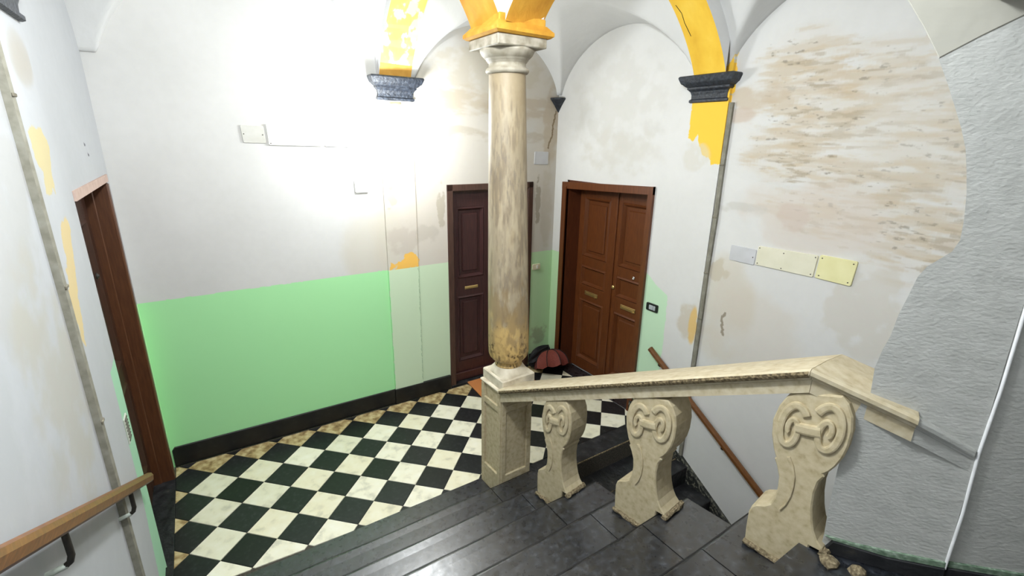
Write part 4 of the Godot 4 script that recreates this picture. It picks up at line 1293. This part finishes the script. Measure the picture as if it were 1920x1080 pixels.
# ------------------------------------------------------------------ wooden handrails
func handrails() -> void:
	var sec := []
	for q in [[-0.022, -0.016], [-0.014, -0.024], [0.014, -0.024], [0.022, -0.016], [0.024, 0.008], [0.016, 0.022], [0.0, 0.026], [-0.016, 0.022], [-0.024, 0.008]]:
		sec.append(Vector2(q[0], q[1]))
	var o := top("wooden_handrail", "brown wooden handrail on iron brackets along the left wall", "handrail")
	var a := V(0.08, 0.985, 1.64)
	var b := V(0.08, 2.36, 4.05)
	part("rail", MB.new().sweep(sec, [a, b], Vector3.UP), M.wood_rail, o)
	var rod := []
	for k in 8:
		rod.append(Vector2(cos(TAU * k / 8.0), sin(TAU * k / 8.0)) * 0.009)
	for t in [0.20, 0.555, 0.93]:
		var p := a.lerp(b, t)
		var bk := part("bracket", MB.new().sweep(rod, [p + V(0, -0.02, 0), p + V(0, -0.105, 0), p + V(-0.006, -0.125, 0.0), p + V(-0.02, -0.135, 0.0)], V(0, 0, 1), 1), M.iron, o)
		part("arm", MB.new().sweep(rod, [p + V(-0.014, -0.133, 0), p + V(-0.07, -0.14, 0.01)], V(0, 1, 0), 1), M.iron_painted, bk)
	var u := top("wooden_handrail", "slim brown wooden handrail descending along the right wall", "handrail")
	var c := V(4.05, 0.845, 1.70)
	var e := V(4.05, -0.62, 4.0)
	part("rail", MB.new().sweep(sec, [c, e], Vector3.UP), M.wood_rail, u)
	for t in [0.055, 0.385, 0.8]:
		var p := c.lerp(e, t)
		part("bracket", MB.new().sweep(rod, [p + V(0, -0.02, 0), p + V(0.0, -0.05, 0), p + V(0.02, -0.065, 0), p + V(0.08, -0.065, 0)], V(0, 0, 1), 1), M.iron, u)

# ------------------------------------------------------------------ cover plates, switches
func plate(called: String, label: String, category: String, o: Vector3, eu: Vector3, en: Vector3, pts: Array, m: Material, screws: Array, thick := 0.008, group := "") -> Node3D:
	var n := top(called, label, category, "", Vector3.ZERO, group)
	var pl := PackedVector2Array()
	# round the corners
	for i in pts.size():
		var a: Vector2 = pts[(i + pts.size() - 1) % pts.size()]
		var b: Vector2 = pts[i]
		var c: Vector2 = pts[(i + 1) % pts.size()]
		var k := 0.010
		pl.append(b + (a - b).normalized() * k)
		pl.append(b + ((a - b).normalized() + (c - b).normalized()) * k * 0.3)
		pl.append(b + (c - b).normalized() * k)
	part("cover", MB.new().extrude(pl, o - en * 0.002, eu, Vector3.UP, en * (thick + 0.002), 0.002), m, n)
	for s in screws:
		var p: Vector3 = o + eu * s[0] + V(0, s[1], 0) + en * thick
		part("screw", MB.new().lathe([Vector2(0.0045, -0.002), Vector2(0.0045, 0.0015), Vector2(0.001, 0.002)], p, 10, en), M.screw, n)
	return n

func plates() -> void:
	var X := V(1, 0, 0)
	var Z := V(0, 0, 1)
	var F := V(0, 0, 1)
	var Lw := V(-1, 0, 0)
	var q := func(a: Array) -> Array:
		var r := []
		for k in range(0, a.size(), 2):
			r.append(Vector2(a[k], a[k + 1]))
		return r
	var g := "blank cover plates in a row on the back wall"
	plate("cover_plate", "small grey two-screw cover plate, leftmost of the row on the back wall", "cover plate", Vector3.ZERO, X, F, q.call([0.912, 2.722, 1.077, 2.719, 1.072, 2.855, 0.902, 2.858]), M.plate_grey, [[0.922, 2.79], [1.058, 2.785]])
	plate("cover_plate", "long whitewashed cover plate in the middle of the back wall row", "cover plate", Vector3.ZERO, X, F, q.call([1.095, 2.705, 1.527, 2.698, 1.525, 2.87, 1.088, 2.872]), M.plate_white, [[1.11, 2.72]], 0.014)
	plate("cover_plate", "whitewashed cover plate at the lamp end of the back wall row", "cover plate", Vector3.ZERO, X, F, q.call([1.538, 2.698, 1.752, 2.694, 1.752, 2.866, 1.536, 2.868]), M.plate_white, [], 0.014)
	plate("cover_plate", "small white square cover plate below the lamp end of the row", "cover plate", Vector3.ZERO, X, F, q.call([1.768, 2.288, 1.89, 2.288, 1.888, 2.405, 1.764, 2.405]), M.plate_white, [], 0.014)
	plate("cover_plate", "small grey square cover plate high beside the column", "cover plate", Vector3.ZERO, X, F, q.call([3.80, 2.522, 3.995, 2.518, 3.998, 2.66, 3.803, 2.664]), M.plate_silver, [])
	var R := V(XR, 0, 0)
	plate("cover_plate", "plain grey cover plate beside the long cream one on the right wall", "cover plate", R, Z, Lw, q.call([2.338, 1.876, 2.552, 1.874, 2.556, 2.0, 2.340, 2.002]), M.plate_silver, [[2.535, 1.935]])
	plate("cover_plate", "long cream six-screw cover plate on the right wall", "cover plate", R, Z, Lw, q.call([2.565, 1.884, 2.992, 1.886, 3.000, 2.046, 2.567, 2.034]), M.plate_cream, [[2.58, 2.02], [2.765, 2.015], [2.985, 2.03], [2.58, 1.90], [2.765, 1.90], [2.975, 1.905]], 0.012)
	plate("cover_plate", "pale yellow square cover plate nearest the grey wall", "cover plate", R, Z, Lw, q.call([3.006, 1.888, 3.236, 1.884, 3.246, 2.056, 3.012, 2.055]), M.plate_yellow, [[3.03, 2.035], [3.225, 2.035], [3.03, 1.91], [3.215, 1.905]], 0.014)
	# switches
	var s := plate("light_switch", "black framed light switch beside the brown double door", "light switch", R, Z, Lw, q.call([1.548, 1.197, 1.688, 1.197, 1.688, 1.275, 1.548, 1.275]), M.plastic_black, [], 0.014)
	part("rocker", MB.new().box(R + V(-0.016, 1.236, 1.612), V(0.008, 0.046, 0.05), 0.003), M.plastic_grey, s)
	part("rocker", MB.new().box(R + V(-0.016, 1.236, 1.652), V(0.008, 0.046, 0.024), 0.003), M.plastic_grey, s)
	var t := plate("light_switch", "cream light switch on the green paint behind the column", "light switch", Vector3.ZERO, X, F, q.call([3.82, 1.275, 3.935, 1.275, 3.935, 1.345, 3.82, 1.345]), M.plastic_cream, [], 0.014)
	part("rocker", MB.new().box(V(3.885, 1.31, 0.016), V(0.024, 0.04, 0.008), 0.003), M.plate_white, t)
	# vent on the left wall
	var vz := top("vent_grille", "small slatted vent grille on the green strip beside the left door", "vent")
	part("frame", MB.new().box(V(XL + 0.003, 1.235, 1.50), V(0.007, 0.15, 0.09), 0.002), M.plate_grey, vz)
	for k in 7:
		part("slat", MB.new().box(V(XL + 0.007, 1.175 + k * 0.02, 1.50), V(0.006, 0.007, 0.074), 0.002, Basis(V(0, 0, 1), 0.5)), M.screw, vz)

# ------------------------------------------------------------------ small things
func small_things() -> void:
	# doormat in front of the dark door
	single("doormat", MB.new().box(V(3.27, 0.010, 0.215), V(0.74, 0.018, 0.40), 0.005, Basis(Vector3.UP, -0.06)), M.coir, "orange-brown doormat in front of the dark plum door, behind the pedestal", "doormat")
	# black umbrella leaning into the corner
	var b := top("umbrella", "folded black umbrella slumped in the far corner behind the red one", "umbrella")
	var rings := []
	for k in 9:
		var t := k / 8.0
		var c := V(3.74, 0.10, 0.10).lerp(V(4.06, 0.23, 0.09), t)
		var r := 0.03 + 0.075 * sin(PI * pow(t, 0.7))
		var ring := []
		for i in 16:
			var a := TAU * i / 16.0
			var f := 1.0 + (0.18 if i % 2 == 0 else -0.12)
			ring.append(c + V(-0.3 * sin(a), cos(a), sin(a)) * r * f * V(1, 1.0, 0.7))
		rings.append(ring)
	part("canopy", MB.new().loft(rings), M.cloth_black, b)
	part("tip", MB.new().lathe([Vector2(0.001, 0.0), Vector2(0.008, 0.01), Vector2(0.008, 0.05), Vector2(0.001, 0.06)], V(4.045, 0.205, 0.135), 12, V(0.2, 0.6, 0.7)), M.chrome, b)
	# half open red umbrella: pleated gores round a tilted rib crown
	var u := top("umbrella", "half-open dark red umbrella with pleated gores beside the brown double door", "umbrella")
	var apex := V(3.985, 0.255, 0.20)
	var down := V(-0.10, -1.0, 0.42).normalized()
	var e1 := down.cross(V(0, 0, 1)).normalized()
	var e2 := down.cross(e1).normalized()
	var gore := func(a0: float, a1: float) -> MB:
		var mb := MB.new()
		var n := 8
		var m := 7
		var g := []
		for i in n + 1:
			var t := i / float(n)
			var row := []
			for j in m + 1:
				var s := j / float(m)
				var a := lerpf(a0, a1, s)
				var pleat := 1.0 - 0.14 * sin(PI * s) * t - 0.03 * sin(TAU * 3.0 * s) * t
				var rr := 0.235 * pow(sin(t * PI * 0.5), 0.8) * pleat
				var dep := 0.20 * (1.0 - cos(t * PI * 0.5)) + 0.02 * sin(PI * s) * t
				var p := apex + down * dep + (e1 * cos(a) + e2 * sin(a)) * rr * V(1, 1, 0.8)
				p.y = maxf(p.y, 0.012)
				p.x = minf(p.x, XR + 0.12)
				row.append(p)
			g.append(row)
		for i in n:
			for j in m:
				mb.quad_from(apex + down * 0.3, g[i][j], g[i + 1][j], g[i + 1][j + 1], g[i][j + 1], 1)
		return mb
	for k in 8:
		part("gore", gore.call(TAU * k / 8.0, TAU * (k + 1) / 8.0), M.cloth_red, u)
	for k in 8:
		var a := TAU * k / 8.0
		var pth := []
		for i in 8:
			var t := 0.06 + 0.94 * i / 7.0
			var p := apex + down * (0.20 * (1.0 - cos(t * PI * 0.5)) - 0.004) + (e1 * cos(a) + e2 * sin(a)) * (0.237 * pow(sin(t * PI * 0.5), 0.8)) * V(1, 1, 0.8)
			p.y = maxf(p.y, 0.014)
			p.x = minf(p.x, XR + 0.12)
			pth.append(p)
		var rs := []
		for q in 5:
			rs.append(Vector2(cos(TAU * q / 5.0), sin(TAU * q / 5.0)) * 0.0055)
		part("rib", MB.new().sweep(rs, pth, -down), M.cloth_black, u)
	part("ferrule", MB.new().lathe([Vector2(0.001, -0.005), Vector2(0.012, 0.0), Vector2(0.009, 0.03), Vector2(0.001, 0.05)], apex, 12, -down), M.plastic_black, u)
	# broken bits of stone at the foot of the last baluster
	var k0 := [[2.50, 3.97, 0.035], [2.545, 4.06, 0.03]]
	var lab := ["pale broken stone chip on the dark floor beside the last baluster", "pale stone chip lying against the black skirting below the worn arris"]
	for i in 2:
		var mb := MB.new()
		var rs := []
		for t in 4:
			var ring := []
			for a in 7:
				var an := TAU * a / 7.0
				var r: float = k0[i][2] * [1.0, 1.05, 0.8, 0.3][t] * rng.randf_range(0.8, 1.2)
				ring.append(V(k0[i][0] + cos(an) * r, LAND + 0.012 * t, k0[i][1] + sin(an) * r))
			rs.append(ring)
		single("stone_chip", mb.loft(rs), M.mortar, lab[i], "stone chip")
